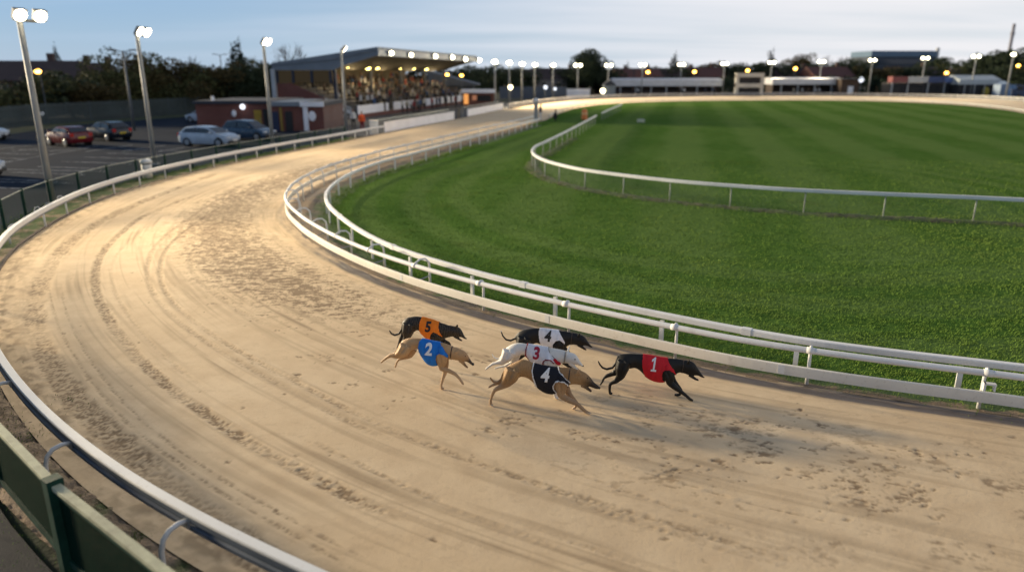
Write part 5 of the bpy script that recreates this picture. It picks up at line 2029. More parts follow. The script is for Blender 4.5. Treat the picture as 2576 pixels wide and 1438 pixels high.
gpart('front_fascia', MB().box(G(GSL / 2, -.14, 7.16), (GSL + .5, .10, .74), math.atan2(FD.y, FD.x)), FASC)
gpart('back_wall', MB().box(G(GSL / 2, 13.0, 2.7), (GSL, .25, 5.5), math.atan2(FD.y, FD.x)), LITW)
gpart('end_wall', MB().prism([(13.1, -.1), (13.1, 3.72), (11.2, 3.72), (4.6, 1.0), (4.6, -.1)], G(-.05, 0, 0), ux, uz, FD * .25), BRICK)
gpart('corner_pier', MB().box(G(-.12, 13.3, 2.65), (.5, .5, 5.4), math.atan2(FD.y, FD.x)), FASC)
wn = gpart('window_band', MB().prism([(12.9, 3.78), (12.9, 5.16), (5.9, 5.16), (5.9, 3.78)], G(.05, 0, 0), ux, uz, FD * .05), emit('dim_lit_glazing', (.62, .48, .30), .045))
for t_ in (12.9, 10.8, 8.4, 6.0):
    o = MB().box(G(-.02, t_, 4.45), (.18, .28, 1.4), math.atan2(FD.y, FD.x)).build('mullion', NAVY, wn)
for a in (0.3, 11, 22, 33, 43.5):
    gpart('column', MB().box(G(a, 5.6, 2.65), (.34, .34, 5.3), math.atan2(FD.y, FD.x)), NAVY)
ROWS = 9
steps = [(1.6, -.1), (1.6, .42)]
for r in range(ROWS):
    t0, z0_ = 1.6 + r * 1.12, .42 + r * .38
    steps += [(t0, z0_), (t0 + 1.12, z0_)]
steps += [(12.8, steps[-1][1]), (12.8, -.1)]
gpart('terrace', MB().prism(steps, G(.25, 0, 0), ux, uz, FD * (GSL - .5)), TERR)
SEATB = mat('grey_bench_seat', (.40, .39, .36), .7, .25, 2, kind='pos')
for r in range(1, ROWS):
    gpart('bench', MB().box(G(GSL / 2, 1.6 + r * 1.12 + .72, .42 + r * .38 + .40), (GSL - 2, .32, .06), math.atan2(FD.y, FD.x)), SEATB)
for a0, a1 in ((-3.2, 4.6), (5.4, 6.2), (8.0, 15.5), (17, 18.2), (20.5, 29.5), (31, 40)):
    gpart('hoarding', MB().box(G((a0 + a1) / 2, 1.45, .85), (a1 - a0, .08, .95), math.atan2(FD.y, FD.x)), WBAN)
gpart('plinth', MB().box(G(GSL / 2 - 1.5, 1.40, .14), (GSL + 3.4, .12, .46), math.atan2(FD.y, FD.x)), BRICK)
for i, (x, y) in enumerate([(978.5, 133), (1028.6, 138), (1090, 141), (1133, 143.6), (1166, 148.5), (1202.5, 151)]):
    d = ray(x, y)
    c = Vector((0, 0, CAMH))
    nn = Vector((FD.y, -FD.x, 0))
    t = (G(0, -.3, 0) - c).dot(nn) / d.dot(nn)
    P = c + d * t
    sc_ = max(1., P.y / 95)
    if i == 5: P = G(GSL + .0, -.3, P.z)
    ob = MB().box(P + nn * .05, (.75 * sc_, .3, .5 * sc_), math.atan2(FD.y, FD.x))
    cs_ = gpart('roof_floodlight', ob, CASE)
    ln = MB().ball(P + nn * .28 + Vector((0, 0, -.05)), .30 * sc_, 10, 8, sc=(1, .8, .8)).build('lamp_glass', LENS2, cs_)
for x, y in [(872, 166.5), (925, 171), (948, 170), (966, 168), (1005, 169.5), (1039, 170.5), (1071, 172)]:
    d = ray(x, y)
    c = Vector((0, 0, CAMH))
    nn = Vector((FD.y, -FD.x, 0))
    t = (G(0, 5.2, 0) - c).dot(nn) / d.dot(nn)
    P = c + d * t
    o = gpart('ceiling_lamp', MB().cyl((P.x, P.y, P.z + .12), .34, .12, 12), CASE)
    ln = MB().ball(P, .36 * max(1, P.y / 100), 10, 8, sc=(1, 1, .7)).build('lamp_glass', UNDER, o)
for a in (6, 16, 27, 38):
    l = bpy.data.lights.new('lamp', 'POINT')
    l.energy = 380
    l.color = (1, .72, .34)
    l.shadow_soft_size = .6
    lo_ = bpy.data.objects.new('lamp', l)
    COL.objects.link(lo_)
    lo_.location = G(a, 6.2, 4.6)
# entrance stair at the near end
st_root = gpart('stair', MB().prism([(3.4, -.1), (3.4, .1), (4.0, .1), (4.0, .35), (4.6, .35), (4.6, .6), (5.2, .6), (5.2, .85), (5.8, .85), (5.8, 1.1), (6.4, 1.1), (6.4, -.1)], G(-3.6, 0, 0), ux, uz, FD * 2.6), CONC)
for a in (-3.6, -1.0):
    o = MB().tube([G(a, 3.3, .95), G(a, 6.4, 2.0)], .06, 8).tube([G(a, 3.3, -.1), G(a, 3.3, .95)], .05, 6).tube([G(a, 6.4, 1.0), G(a, 6.4, 2.0)], .05, 6).prism([(3.3, .25), (6.4, 1.3), (6.4, 1.75), (3.3, .7)], G(a, 0, 0), ux, uz, FD * .05).build('handrail', WHITE, st_root)

cl = ['navy', 'black', 'grey', 'brown', 'cream', 'navy', 'black', 'red', 'white', 'black', 'grey', 'blue']
ang_f = math.atan2(-FL.y, -FL.x)
n_p = 0
for r in range(0, ROWS):
    a = 1.0 + rnd.random()
    while a < GSL - 1.5:
        if rnd.random() < .62:
            c_ = rnd.choice(cl)
            stand = rnd.random() < (.5 if r > 0 else 1)
            t_ = 1.6 + r * 1.12 + (.35 if stand else .74)
            z_ = .42 + r * .38 + 0
            person(G(a, t_, z_ + (0 if stand else 0.0)), ang_f + rnd.gauss(0, .25), 'stand' if stand else 'sit', c_, 'black' if c_ != 'black' else 'grey', ('standing' if stand else 'seated') + ' spectator in a ' + c_ + ' top on the covered terrace', 'spectators on the covered terrace')
            n_p += 1
        a += rnd.uniform(.85, 1.7)
for i in range(20):
    a = rnd.uniform(6, 42)
    c_ = rnd.choice(cl)
    person(G(a, rnd.uniform(-1.6, .9), -.05), ang_f + rnd.gauss(0, .5), 'stand', c_, 'black' if c_ != 'black' else 'grey', 'spectator in a ' + c_ + ' top standing at the trackside below the terrace', 'spectators standing at the trackside')

# apron in front of the stand
TERR2 = mat('trackside_tarmac', (.07, .07, .07), .8, .3, .6, kind='pos')
ap = [tuple(p) for p in at(OUT, sO, np.arange(nearest_s(OUT, sO, (-11.2, 59)), nearest_s(OUT, sO, (4, 121)), 1.0))]
ap = [(p[0] - .14, p[1]) for p in ap]
back = [tuple((G(52, 4, 0)).xy), tuple((G(44, 13.2, 0)).xy), tuple((G(-3, 13.4, 0)).xy), (-22, 75), (-18, 62)]
poly_sheet('pavement', ap + back, -.07, TERR2, 'dark paved apron between the grandstand and the track', 'pavement')

# trackside white boards
SGNS = [('long white board along the home straight in front of the grandstand', (969, 334), (1147, 301)), ('shorter white board further up the home straight past the gap', (1170, 294), (1268, 275.5))]
for lab, a_, b_ in SGNS:
    sa, sb = nearest_s(OUT, sO, U(*a_)[:2]), nearest_s(OUT, sO, U(*b_)[:2])
    Pp = path_between(OUT, sO, sa, sb, .5)
    rt = empty('trackside_board', (Pp[0][0], Pp[0][1], 0))
    tag(rt, lab, 'board', 'white boards beside the track')
    part_path(rt, 'panel', MB().sweep(Pp, [(.16 * OUTN, .0), (.10 * OUTN, .0), (.10 * OUTN, .82), (.16 * OUTN, .82)]), WBAN)
    part_path(rt, 'cap_rail', MB().sweep(Pp, [(.20 * OUTN, .825), (.06 * OUTN, .825), (.06 * OUTN, .88), (.20 * OUTN, .88)]), WHITE)
    part_path(rt, 'handrail', MB().sweep(Pp, [(.75 * OUTN, 1.0), (.67 * OUTN, 1.0), (.67 * OUTN, 1.10), (.75 * OUTN, 1.10)]), POSTG)
    for s in np.arange(sa, sb, 2.4):
        p, d, n = frame(OUT, sO, s)
        n = n * OUTN
        part_path(rt, 'post', MB().box((p[0] + n[0] * .71, p[1] + n[1] * .71, .5), (.07, .07, 1.1)), POSTG)
b = U(1158, 298)
rt = empty('gate_post', (b.x - .2, b.y, 0))
tag(rt, 'dark gate leaf filling the gap between the two white boards', 'gate')
MB().box((0, 0, .55), (.9, .12, 1.0), 1.25).build('leaf', mat('dark_gate_paint', (.03, .03, .028), .7, .3, 2), rt)
for s in (-.45, .45): MB().box((s * .3, s, .6), (.1, .1, 1.2), 1.25).build('post', NAVY, rt)

b = U(940, 337)
rt = empty('white_cabinet', (b.x, b.y + .3, -.05))
tag(rt, 'white electrical cabinet at the end of the outer rail', 'cabinet')
MB().box((0, 0, .55), (.62, .5, 1.1)).build('body', WHITE, rt, bevel=.02)
MB().box((0, 0, 1.13), (.70, .58, .05)).build('lid', CREAM, rt)
MB().box((0, -.256, .55), (.5, .012, .9)).build('door', CREAM, rt)

# litter bin
b = U(366, 449)
rt = empty('litter_bin', (b.x, b.y + .25, -.1))
tag(rt, 'white round litter bin with a domed lid behind the outer rail', 'bin')
MB().tube([(0, 0, 0), (0, 0, .74)], [.20, .24], 16).build('body', CREAM, rt, True)
mb = MB().tube([(0, 0, .80), (0, 0, .92), (0, 0, .99), (0, 0, 1.02)], [.27, .27, .2, .06], 16)
mb.build('lid', WHITE, rt, True)
MB().tube([(0, 0, .74), (0, 0, .80)], .19, 16).build('opening', DARK, rt)

# ------------------------------------------------------------------ low brick building and annex
def wallbox(mb, x0, x1, y0, y1, z0, z1):
    mb.box(((x0 + x1) / 2, (y0 + y1) / 2, (z0 + z1) / 2), (x1 - x0, y1 - y0, z1 - z0))
    return mb


rt = empty('brick_building', (-25, 70, 0))
tag(rt, 'low flat-roofed brick building at the corner of the car park', 'building')


def bp(root, name, mb, m, parent=None):
    o = mb.build(name, m, parent or root)
    if parent is None: o.matrix_parent_inverse = Matrix.Translation(-Vector(root.location))
    return o


RDARK = mat('dark_felt_roof', (.035, .04, .055), .8, .2, 1)
bp(rt, 'wall', wallbox(MB(), -28.66, -21.45, 66.7, 76, -.15, 2.2), BRICK)
bp(rt, 'roof', wallbox(MB(), -28.8, -21.45, 66.45, 76.2, 2.203, 2.46), RDARK)
d_ = bp(rt, 'door', wallbox(MB(), -23.4, -22.75, 66.64, 66.70, -.1, 1.65), mat('yellow_door_paint', (.36, .23, .02), .6, .2, 3))
bp(rt, 'handle', wallbox(MB(), -22.86, -22.80, 66.6, 66.64, .75, .9), GALV, d_)
bp(rt, 'door_recess', wallbox(MB(), -22.6, -21.6, 66.66, 66.7, -.1, 1.75), DARK)
bp(rt, 'wall_lamp', MB().ball((-24.3, 66.45, 1.95), .24, 12, 8), COOLG)
bp(rt, 'vent_cowl', MB().ball((-25.2, 66.6, 1.35), .22, 10, 8, sc=(1, .4, 1.4)), WBAN)
bp(rt, 'roof_vent', MB().cyl((-27.2, 67.2, 2.46), .14, .4, 10), WBAN)
rt = empty('annex', (-19, 65.5, 0))
tag(rt, 'brick annex with grey fascia and white sign board beside the grandstand', 'building')
bp(rt, 'wall', wallbox(MB(), -21.4, -16.75, 65.25, 73, -.15, 2.05), BRICK)
bp(rt, 'roof', wallbox(MB(), -21.44, -18.75, 65.0, 73.2, 2.055, 2.42), ROOFG)
bp(rt, 'roof_cap', wallbox(MB(), -18.74, -16.6, 65.06, 73.2, 2.055, 2.38), RDARK)
bp(rt, 'sign_board', wallbox(MB(), -18.7, -16.6, 64.95, 65.05, 2.02, 2.44), WBAN)
bp(rt, 'door', wallbox(MB(), -21.3, -20.75, 65.18, 65.245, -.1, 1.6), mat('navy_door', (.012, .02, .06), .5, .2, 3))
bp(rt, 'door', wallbox(MB(), -20.15, -19.5, 65.18, 65.245, -.1, 1.6), DARK)
bp(rt, 'door_post', wallbox(MB(), -20.6, -20.4, 65.12, 65.245, -.1, 1.95), mat('ochre_post', (.26, .17, .03), .6, .2, 3))
bp(rt, 'pilaster', wallbox(MB(), -18.5, -18.1, 65.1, 65.245, -.1, 2.0), WBAN)
bp(rt, 'notice', MB().ball((-17.75, 65.2, 1.2), .34, 12, 8, sc=(1, .12, 1.3)), WBAN)
for x, y, t_, l_, lab in [(810, 318, 'black', 'grey', 'person in dark clothes standing beside the annex wall'), (795, 322, 'brown', 'black', 'person in brown at the corner of the annex'), (728, 322, 'grey', 'black', 'person in grey waiting by the annex door'), (912, 331, 'orange', 'red', 'steward in a bright orange coat behind the outer rail'), (890, 322, 'white', 'black', 'person in a white top at the foot of the stairs'), (767, 325, 'white', 'white', 'person in white near the annex pilaster')]:
    b = U(x, y)
    person((b.x, b.y, -.07), -1.2, 'stand', t_, l_, lab)

# pavilion further up the straight
b = U(1204, 268)
rt = empty('pavilion', (b.x, b.y, 0))
tag(rt, 'small brick pavilion with a white flat fascia past the grandstand', 'building')
rz_ = math.atan2(FD.y, FD.x)


def rp(root, name, c, d, m, parent=None, rz=0.0):
    return MB().box(c, d, rz).build(name, m, parent or root)


rt.rotation_euler = (0, 0, 0)
rp(rt, 'wall', (0, 1.5, .95), (4.7, 3, 2.1), brick_mat('pavilion_brick', (.20, .07, .045)))
rp(rt, 'fascia', (0, 1.2, 2.25), (5.2, 3.8, .5), WBAN)
rp(rt, 'window', (.8, -.03, 1.2), (2.2, .06, .9), DARK)
rp(rt, 'lit_window', (-1.9, -.03, 1.1), (.7, .06, 1.5), emit('pavilion_lit_window', (1, .42, .12), .8))
rp(rt, 'lit_window', (-.6, -.03, 1.3), (.7, .06, .7), emit('pavilion_dim_window', (.8, .35, .2), .35))

# ------------------------------------------------------------------ figures and gear at the bend's end
b = U(1348, 302)
rt = empty('marker_post', (b.x, b.y, 0))
tag(rt, 'tall grey timing post with a white cap beside the inner rail', 'post')
MB().box((0, 0, .95), (.42, .42, 1.95)).build('column', mat('grey_post_paint', (.24, .27, .28), .6, .15, 3), rt, bevel=.02)
MB().ball((0, 0, 2.05), .34, 12, 8, sc=(1, 1, .7)).build('cap', WHITE, rt, True)
b = U(1359, 303)
person((b.x, b.y - .2, -.04), .4, 'stand', 'navy', 'white', 'person in a dark jacket and white trousers by the grey timing post')
b = U(1394, 304)
person((b.x, b.y, -.04), .2, 'crouch', 'black', 'black', 'person in black crouching on the grass near the timing post')
b = U(1470, 300)
rt = empty('safety_barrel', (b.x, b.y, -.04))
tag(rt, 'orange safety barrel on the grass beside the infield rail', 'barrel')
ORG = mat('orange_plastic', (.72, .20, .05), .5, .15, 4)
MB().tube([(0, 0, 0), (0, 0, .12), (0, 0, .5), (0, 0, .95), (0, 0, 1.1)], [.36, .34, .33, .31, .22], 16).build('drum', ORG, rt, True)
MB().tube([(0, 0, .55), (0, 0, .75)], [.335, .328], 16, caps=False).build('band', mat('pale_orange_band', (.8, .45, .2), .5, .1, 4), rt, True)
b = U(1612, 307)
rt = empty('ground_marker', (b.x, b.y, -.04))
tag(rt, 'small pale marker box lying out on the infield lawn', 'marker')
MB().box((0, 0, .16), (.75, .4, .3)).build('box', mat('pale_green_box', (.42, .46, .36), .6, .15, 3), rt, bevel=.03)
MB().box((0, 0, .33), (.5, .06, .05)).build('handle', GALV, rt)

# ------------------------------------------------------------------ far side stands
FWHITE = mat('far_white_roof', (.60, .60, .62), .5, .12, .6)


def shelter(x0, x1, ytop, ybot, ybase, label, posts=5, dark=DARK, depth=5):
    a, b = U(x0, ybase), U(x1, ybase)
    y = (a.y + b.y) / 2
    L_, R_ = at_dist(x0, ybase, y), at_dist(x1, ybase, y)
    zt, zb = at_dist(x0, ytop, y).z, at_dist(x0, ybot, y).z
    cx_, w_ = (L_.x + R_.x) / 2, R_.x - L_.x
    rt = empty('shelter', (cx_, y, 0))
    tag(rt, label, 'stand')
    ux_, uy_ = Vector((0, 1, 0)), Vector((0, 0, 1))
    MB().prism([(-.4, zb), (-.4, zt - .35), (depth * .5, zt), (depth + .3, zt - .1), (depth + .3, zb)], (-w_ / 2 - .3, 0, 0), ux_, uy_, (w_ + .6, 0, 0)).build('roof', FWHITE, rt)
    MB().box((0, depth, zb / 2 - .05), (w_, .2, zb)).build('back_wall', mat('dark_timber_wall', (.05, .035, .028), .8, .3, 1), rt)
    for s in (-1, 1): MB().box((s * (w_ / 2 - .1), depth / 2, zb / 2 - .05), (.2, depth - .3, zb)).build('side_wall', mat('dark_timber_wall', (.05, .035, .028), .8, .3, 1), rt)
    for k in range(posts):
        MB().box((-w_ / 2 + (k + .5) * w_ / posts, 0, zb / 2 - .05), (.28, .28, zb)).build('post', GALV, rt)
    MB().box((0, 1.2, .45), (w_ - .6, .15, .9)).build('counter', mat('dark_counter', (.06, .05, .05), .7, .3, 1), rt)
    return rt, y, zb, w_


sh1 = shelter(1541, 1810, 197, 217, 239, 'long open-fronted stand with a white roof on the far side', 7)
sh2 = shelter(1942, 2110, 195, 213, 239, 'shorter open-fronted stand with a white roof right of the tote board', 4)
# some people under the shelters
for shl, n_ in ((sh1, 9), (sh2, 6)):
    rt_, y, zb, w_ = shl
    for k in range(n_):
        c_ = rnd.choice(['grey', 'white', 'navy', 'brown', 'cream'])
        which = 'long' if shl is sh1 else 'shorter'
        person((rt_.location.x + rnd.uniform(-.46, .46) * w_, y - rnd.uniform(.3, 1.2), -.05), -1.57 + rnd.gauss(0, .4), 'stand', c_, 'black', f'onlooker in a {c_} top in front of the {which} white-roofed stand', 'onlookers at the far stands')
# tote board
b = U(1885, 242)
W_ = 70 / ppm(b)
zt = at_dist(1885, 184, b.y).z
rt = empty('tote_board', (b.x, b.y + 1, 0))
tag(rt, 'pale framed tote board with two dark display slots across the track', 'tote board')
TB = mat('tote_frame_cream', (.50, .48, .42), .6, .15, .5)
MB().box((0, 0, zt - .45), (W_, 1.2, .9)).build('header', TB, rt)
MB().box((0, 0, zt * .46), (W_, 1.2, .9)).build('middle_panel', TB, rt)
for s in (-1, 1): MB().box((s * (W_ / 2 - .35), 0, zt / 2 - .1), (.7, 1.1, zt - .5)).build('frame', TB, rt)
MB().box((0, .15, zt * .68), (W_ - 1.4, .5, zt * .3)).build('display', DARK, rt)
MB().box((0, .15, zt * .16), (W_ - 1.4, .5, zt * .36)).build('display', DARK, rt)


def block(name, x0, x1, yt, yb, label, cat, m, parts=None, depth=4., dist=None):
    a = U((x0 + x1) / 2, yb)
    y = dist or a.y
    L_, R_ = at_dist(x0, yb, y), at_dist(x1, yb, y)
    zt_ = at_dist(x0, yt, y).z
    w_ = R_.x - L_.x
    rt = empty(name, ((L_.x + R_.x) / 2, y, 0))
    tag(rt, label, cat)
    MB().box((0, depth / 2, zt_ / 2 - .06), (w_, depth, zt_)).build('wall', m, rt)
    return rt, w_, zt_


rt, w_, z_ = block('kiosk', 2113, 2157, 200, 240, 'brown timber kiosk beside the shorter white-roofed stand', 'kiosk', mat('brown_timber', (.075, .045, .03), .8, .3, 1))
MB().box((0, 1.8, z_ + .1), (w_ + .8, 5, .3)).build('roof', RDARK, rt)
MB().box((.2, -.04, z_ * .32), (w_ * .3, .07, z_ * .5)).build('hatch', WBAN, rt)
for x0, x1, c, nm_, lab in [(2236, 2274, (.20, .05, .05), 'red', 'betting booth with a red fascia'), (2275, 2325, (.42, .42, .42), 'white', 'betting booth with a dirty white fascia next to the red one'), (2326, 2366, (.035, .06, .16), 'navy', 'betting booth with a navy blue fascia'), (2367, 2406, (.09, .15, .34), 'bright blue', 'betting booth with a brighter blue fascia beside the marquee')]:
    rt, w_, z_ = block('betting_booth', x0, x1, 208, 241, lab, 'booth', mat('booth_dark_boards', (.055, .05, .05), .8, .3, 1))
    rt['group'] = 'betting booths on the far side'
    MB().box((0, .4, z_ + .65), (w_, 2.2, 1.3)).build('fascia', mat('fascia_' + nm_.replace(' ', '_'), c, .5, .12, 1), rt)
    MB().box((0, -.06, z_ * .55), (w_ * .7, .1, z_ * .5)).build('counter_opening', DARK, rt)
    MB().box((-w_ * .44, -.3, z_ * .5), (.3, .3, z_)).build('post', GALV, rt)
rt, w_, z_ = block('marquee', 2408, 2507, 213, 242, 'pale grey marquee with open dark front and a yellow sign inside', 'marquee', mat('marquee_dark', (.03, .03, .032), .8, .3, 1), depth=6)
MB().prism([(-.4, z_), (-.4, z_ + 1.0), (3, z_ + 2.0), (6.4, z_ + 1.0), (6.4, z_)], (-w_ / 2 - .3, 0, 0), (0, 1, 0), (0, 0, 1), (w_ + .6, 0, 0)).build('canopy', mat('marquee_canvas', (.42, .46, .48), .6, .12, .6), rt)
for k in range(4): MB().box((-w_ / 2 + (k + .5) * w_ / 4, -.35, z_ / 2), (.2, .2, z_)).build('pole', GALV, rt)
MB().ball((w_ * .18, -.3, z_ * .4), .8, 12, 8, sc=(1, .15, 1.2)).build('yellow_sign', mat('dull_yellow_sign', (.38, .30, .03), .6, .1, 2), rt)
rt, w_, z_ = block('tent', 2513, 2540, 212, 244, 'small pale blue gazebo tent between the marquee and the blue van', 'tent', mat('tent_canvas', (.26, .34, .46), .6, .15, 1), depth=2.5)
MB().tube([(0, 1.25, z_), (0, 1.25, z_ + .7)], [w_ * .75, .05], 4).build('roof', mat('tent_canvas', (.26, .34, .46), .6, .15, 1), rt)
rt, w_, z_ = block('van', 2553, 2600, 213, 246, 'dark blue van parked at the right edge by the wood', 'van', paint('van_blue_paint', (.012, .035, .10)), depth=2)
MB().box((-w_ * .5 - .35, 1, z_ * .36), (1.0, 1.9, z_ * .62)).build('bonnet', paint('van_blue_paint', (.012, .035, .10)), rt, bevel=.1)
MB().box((-w_ * .3, -.02, z_ * .72), (w_ * .3, .05, z_ * .3)).build('window', GLASS, rt)
for s in (-.32, .32): MB().tube([(s * w_, -.06, .35), (s * w_, .2, .35)], .4, 14).build('wheel', TYRE, rt)
rt, w_, z_ = block('banner', 1423, 1483, 223, 247, 'white banner on a frame behind the far rail, left of the white stand', 'banner', WBAN, depth=.2)
for s in (-1, 1): MB().box((s * (w_ / 2 + .08), .1, z_ / 2), (.14, .3, z_ + .4)).build('post', GALV, rt)
rt, w_, z_ = block('hoarding_fence', 1258, 1424, 218, 250, 'grey blue sheet hoarding fence between pavilion and banner', 'fence', mat('grey_blue_hoarding', (.075, .095, .13), .6, .2, .4), depth=.15, dist=150)
for k in range(7): MB().box((-w_ / 2 + k * w_ / 6, -.05, z_ / 2), (.2, .1, z_ + .1)).build('post', STEELD, rt)
rt, w_, z_ = block('hut', 1519, 1548, 214, 243, 'pale grey hut at the near end of the long white stand', 'hut', mat('pale_grey_hut', (.18, .21, .24), .6, .2, .6), depth=3)
MB().prism([(-w_ / 2 - .2, 0), (0, 1.1), (w_ / 2 + .2, 0)], (0, -.2, z_ - .05), (1, 0, 0), (0, 0, 1), (0, 3.4, 0)).build('roof', RDARK, rt)
rt, w_, z_ = block('office_block', 2183, 2342, 128, 215, 'long blue grey office block rising behind the far trees', 'building', mat('dark_office_cladding', (.035, .05, .075), .6, .15, .15), depth=14, dist=235)
MB().box((0, 7, z_ - .9), (w_ + .4, 14.4, 1.7)).build('parapet', mat('blue_grey_parapet', (.10, .17, .25), .5, .1, .2), rt)
MB().box((0, -.08, z_ - 3.3), (w_ - 1, .12, 1.3)).build('window_band', mat('office_glass', (.03, .045, .07), .15, .1, .3), rt)
MB().box((w_ / 2 + .9, 1, z_ / 2 + .3), (.8, .8, z_ + 1.2)).build('flue', FASC, rt)
P = at_dist(2552, 60, 240)
rt = empty('radio_mast', (P.x, P.y, 0))
tag(rt, 'tall slim grey mast against the sky at the right edge', 'mast')
MB().tube([(0, 0, 0), (0, 0, P.z)], [.55, .45], 10).build('pole', mat('hazy_mast_grey', (.20, .20, .24), .6, .1, 1), rt)
MB().cyl((0, 0, P.z * .82), .6, 1.2, 10).build('collar', mat('hazy_mast_grey', (.20, .20, .24), .6, .1, 1), rt)

# long roof behind the grandstand's far end
rt, w_, z_ = block('shed', 1085, 1190, 215, 255, 'grey shed with a sloping roof behind the far end of the grandstand', 'building', mat('shed_cladding', (.045, .055, .065), .7, .2, .4), depth=10, dist=140)
MB().prism([(-w_ / 2 - .5, -.05), (-w_ / 2 - .5, 2.6), (w_ / 2 + 1, .2), (w_ / 2 + 1, -.05)], (0, -.4, z_), (1, 0, 0), (0, 0, 1), (0, 11, 0)).build('roof', mat('shed_roof', (.085, .10, .12), .6, .2, .5), rt)

# ------------------------------------------------------------------ palisade fence of the car park
FP = [U(-160, 347)[:2], U(0, 326)[:2], U(130, 311)[:2], U(338, 296)[:2], U(495, 285)[:2], U(700, 268)[:2]]
FPc = catmull(FP, .5)
rt = empty('palisade_fence', (FP[1][0], FP[1][1], -.1))
tag(rt, 'long grey green palisade fence behind the car park', 'fence')
PAL = mat('grey_green_palisade', (.052, .072, .074), .7, .3, .25, kind='pos')
S_ = arclen(FPc)
mb = MB()
for s in np.arange(0, S_[-1] - .3, .26):
    p = at(FPc, S_, s)
    q = at(FPc, S_, s + .2)
    an = math.atan2(q[1] - p[1], q[0] - p[0])
    mb.box((p[0], p[1], .93), (.19, .03, 2.05), an)
part_path(rt, 'pales', mb, PAL)
for z in (.4, 1.6):
    part_path(rt, 'rail', MB().sweep([tuple(p) for p in FPc], [(-.06, z), (-.02, z), (-.02, z + .08), (-.06, z + .08)]), PAL)
for s in np.arange(0, S_[-1], 2.75):
    p = at(FPc, S_, s)
    part_path(rt, 'post', MB().box((p[0] - .07, p[1] + .07, .95), (.1, .1, 2.1)), STEELD)
# grass strip along its foot
sv = np.arange(0, S_[-1], .6)
Pq = at(FPc, S_, sv)
Nq = np.array([norm_at(Pq, i) for i in range(len(Pq))])
w = np.linspace(-3.2, 1.0, 14)
gx, gy = Pq[:, None, 0] + Nq[:, None, 0] * w, Pq[:, None, 1] + Nq[:, None, 1] * w
me = grid_mesh('verge', gx, gy, -.085 + (fbm2(gx * 2, gy * 2, 121, 3)) * .1 * np.clip(1 - np.abs(w[None] + .6) / 2.6, 0, 1))
t = NT('long_dark_grass')
P_ = t.pos()
me.materials.append(t.out(t.mix(t.noise(P_, .8, 5), (.018, .035, .010), (.05, .062, .02)), .95))
tag(link('verge', me), 'strip of long dark grass at the foot of the palisade fence', 'verge', kind='structure')

# ------------------------------------------------------------------ houses
TILE = mat('brown_roof_tiles', (.055, .036, .034), .85, .25, 1.2)
TILE2 = mat('red_roof_tiles', (.10, .040, .034), .85, .25, 1.2)
HBRICK = mat('house_brick', (.085, .05, .042), .85, .25, 1.2)
RENDER = mat('pale_house_render', (.20, .19, .19), .85, .2, 1)


def house(px, ybase_dist, ytop, w, d, label, tile=TILE, wall=HBRICK, rz=0., hip=False):
    P = at_dist(px, ytop, ybase_dist)
    H_ = P.z
    ev = H_ * .62
    rt = empty('house', (P.x, P.y, -.1), rz)
    tag(rt, label, 'house', 'houses beyond the stadium')
    MB().box((0, 0, ev / 2), (w, d, ev)).build('wall', wall, rt)
    if hip:
        mb = MB().add([(-w / 2 - .3, -d / 2 - .3, ev - .05), (w / 2 + .3, -d / 2 - .3, ev - .05), (w / 2 + .3, d / 2 + .3, ev - .05), (-w / 2 - .3, d / 2 + .3, ev - .05), (-w * .18, 0, H_ + .1), (w * .18, 0, H_ + .1)], [(0, 1, 5, 4), (1, 2, 5), (2, 3, 4, 5), (3, 0, 4), (3, 2, 1, 0)])
    else:
        mb = MB().prism([(-d / 2 - .35, ev - .05), (0, H_ + .1), (d / 2 + .35, ev - .05)], (-w / 2 - .3, 0, 0), (0, 1, 0), (0, 0, 1), (w + .6, 0, 0))
    r_ = mb.build('roof', tile, rt)
    MB().box((w * .28, .3, H_ + .3), (.8, .6, 1.6)).build('chimney', HBRICK, r_)
    for k in range(max(2, int(w / 3.2))):
        n_ = max(2, int(w / 3.2))
        x = -w / 2 + (k + .5) * w / n_
        f_ = MB().box((x, -d / 2 - .03, ev * .74), (1.2, .08, 1.1)).build('window', RENDER, rt)
        MB().box((x, -d / 2 - .08, ev * .74), (1.0, .04, .9)).build('pane', GLASS, f_)
    return rt


house(15, 105, 153, 22, 8, 'long dark roofed house above the hedge at the left edge')
house(190, 125, 155, 6, 8, 'house with a peaked roof right of the small conifer', hip=True)
house(242, 128, 158, 6.5, 8, 'second peaked roof house beside the bushy trees', hip=True)
house(160, 150, 166, 9, 7, 'pale rendered house low behind the hedge', TILE, RENDER)
for i, (px, dist, yt, w, lab, tl) in enumerate([(1345, 185, 174, 15, 'brown roofed house behind the sheet hoarding', TILE), (1400, 190, 172, 13, 'red tiled house left of the tall rounded tree', TILE2), (1545, 195, 174, 10, 'house with brown tiles right of the tall rounded tree', TILE), (1600, 195, 172, 12, 'red tiled house over the left end of the white stand', TILE2),
                                                (1700, 200, 172, 15, 'long terraced house over the middle of the white stand', TILE), (1770, 200, 170, 9, 'house half hidden by trees over the right end of the white stand', TILE2), (1985, 205, 170, 14, 'house among dark trees behind the shorter white stand', TILE), (2080, 200, 168, 12, 'red brown house left of the office block', TILE2),
                                                (2290, 205, 168, 14, 'dark house in front of the office block', TILE), (2440, 200, 172, 10, 'small house among the trees above the marquee', TILE)]):
    house(px, dist, yt, w, 8, lab, tl, HBRICK if i % 3 else RENDER, rnd.uniform(-.25, .25))

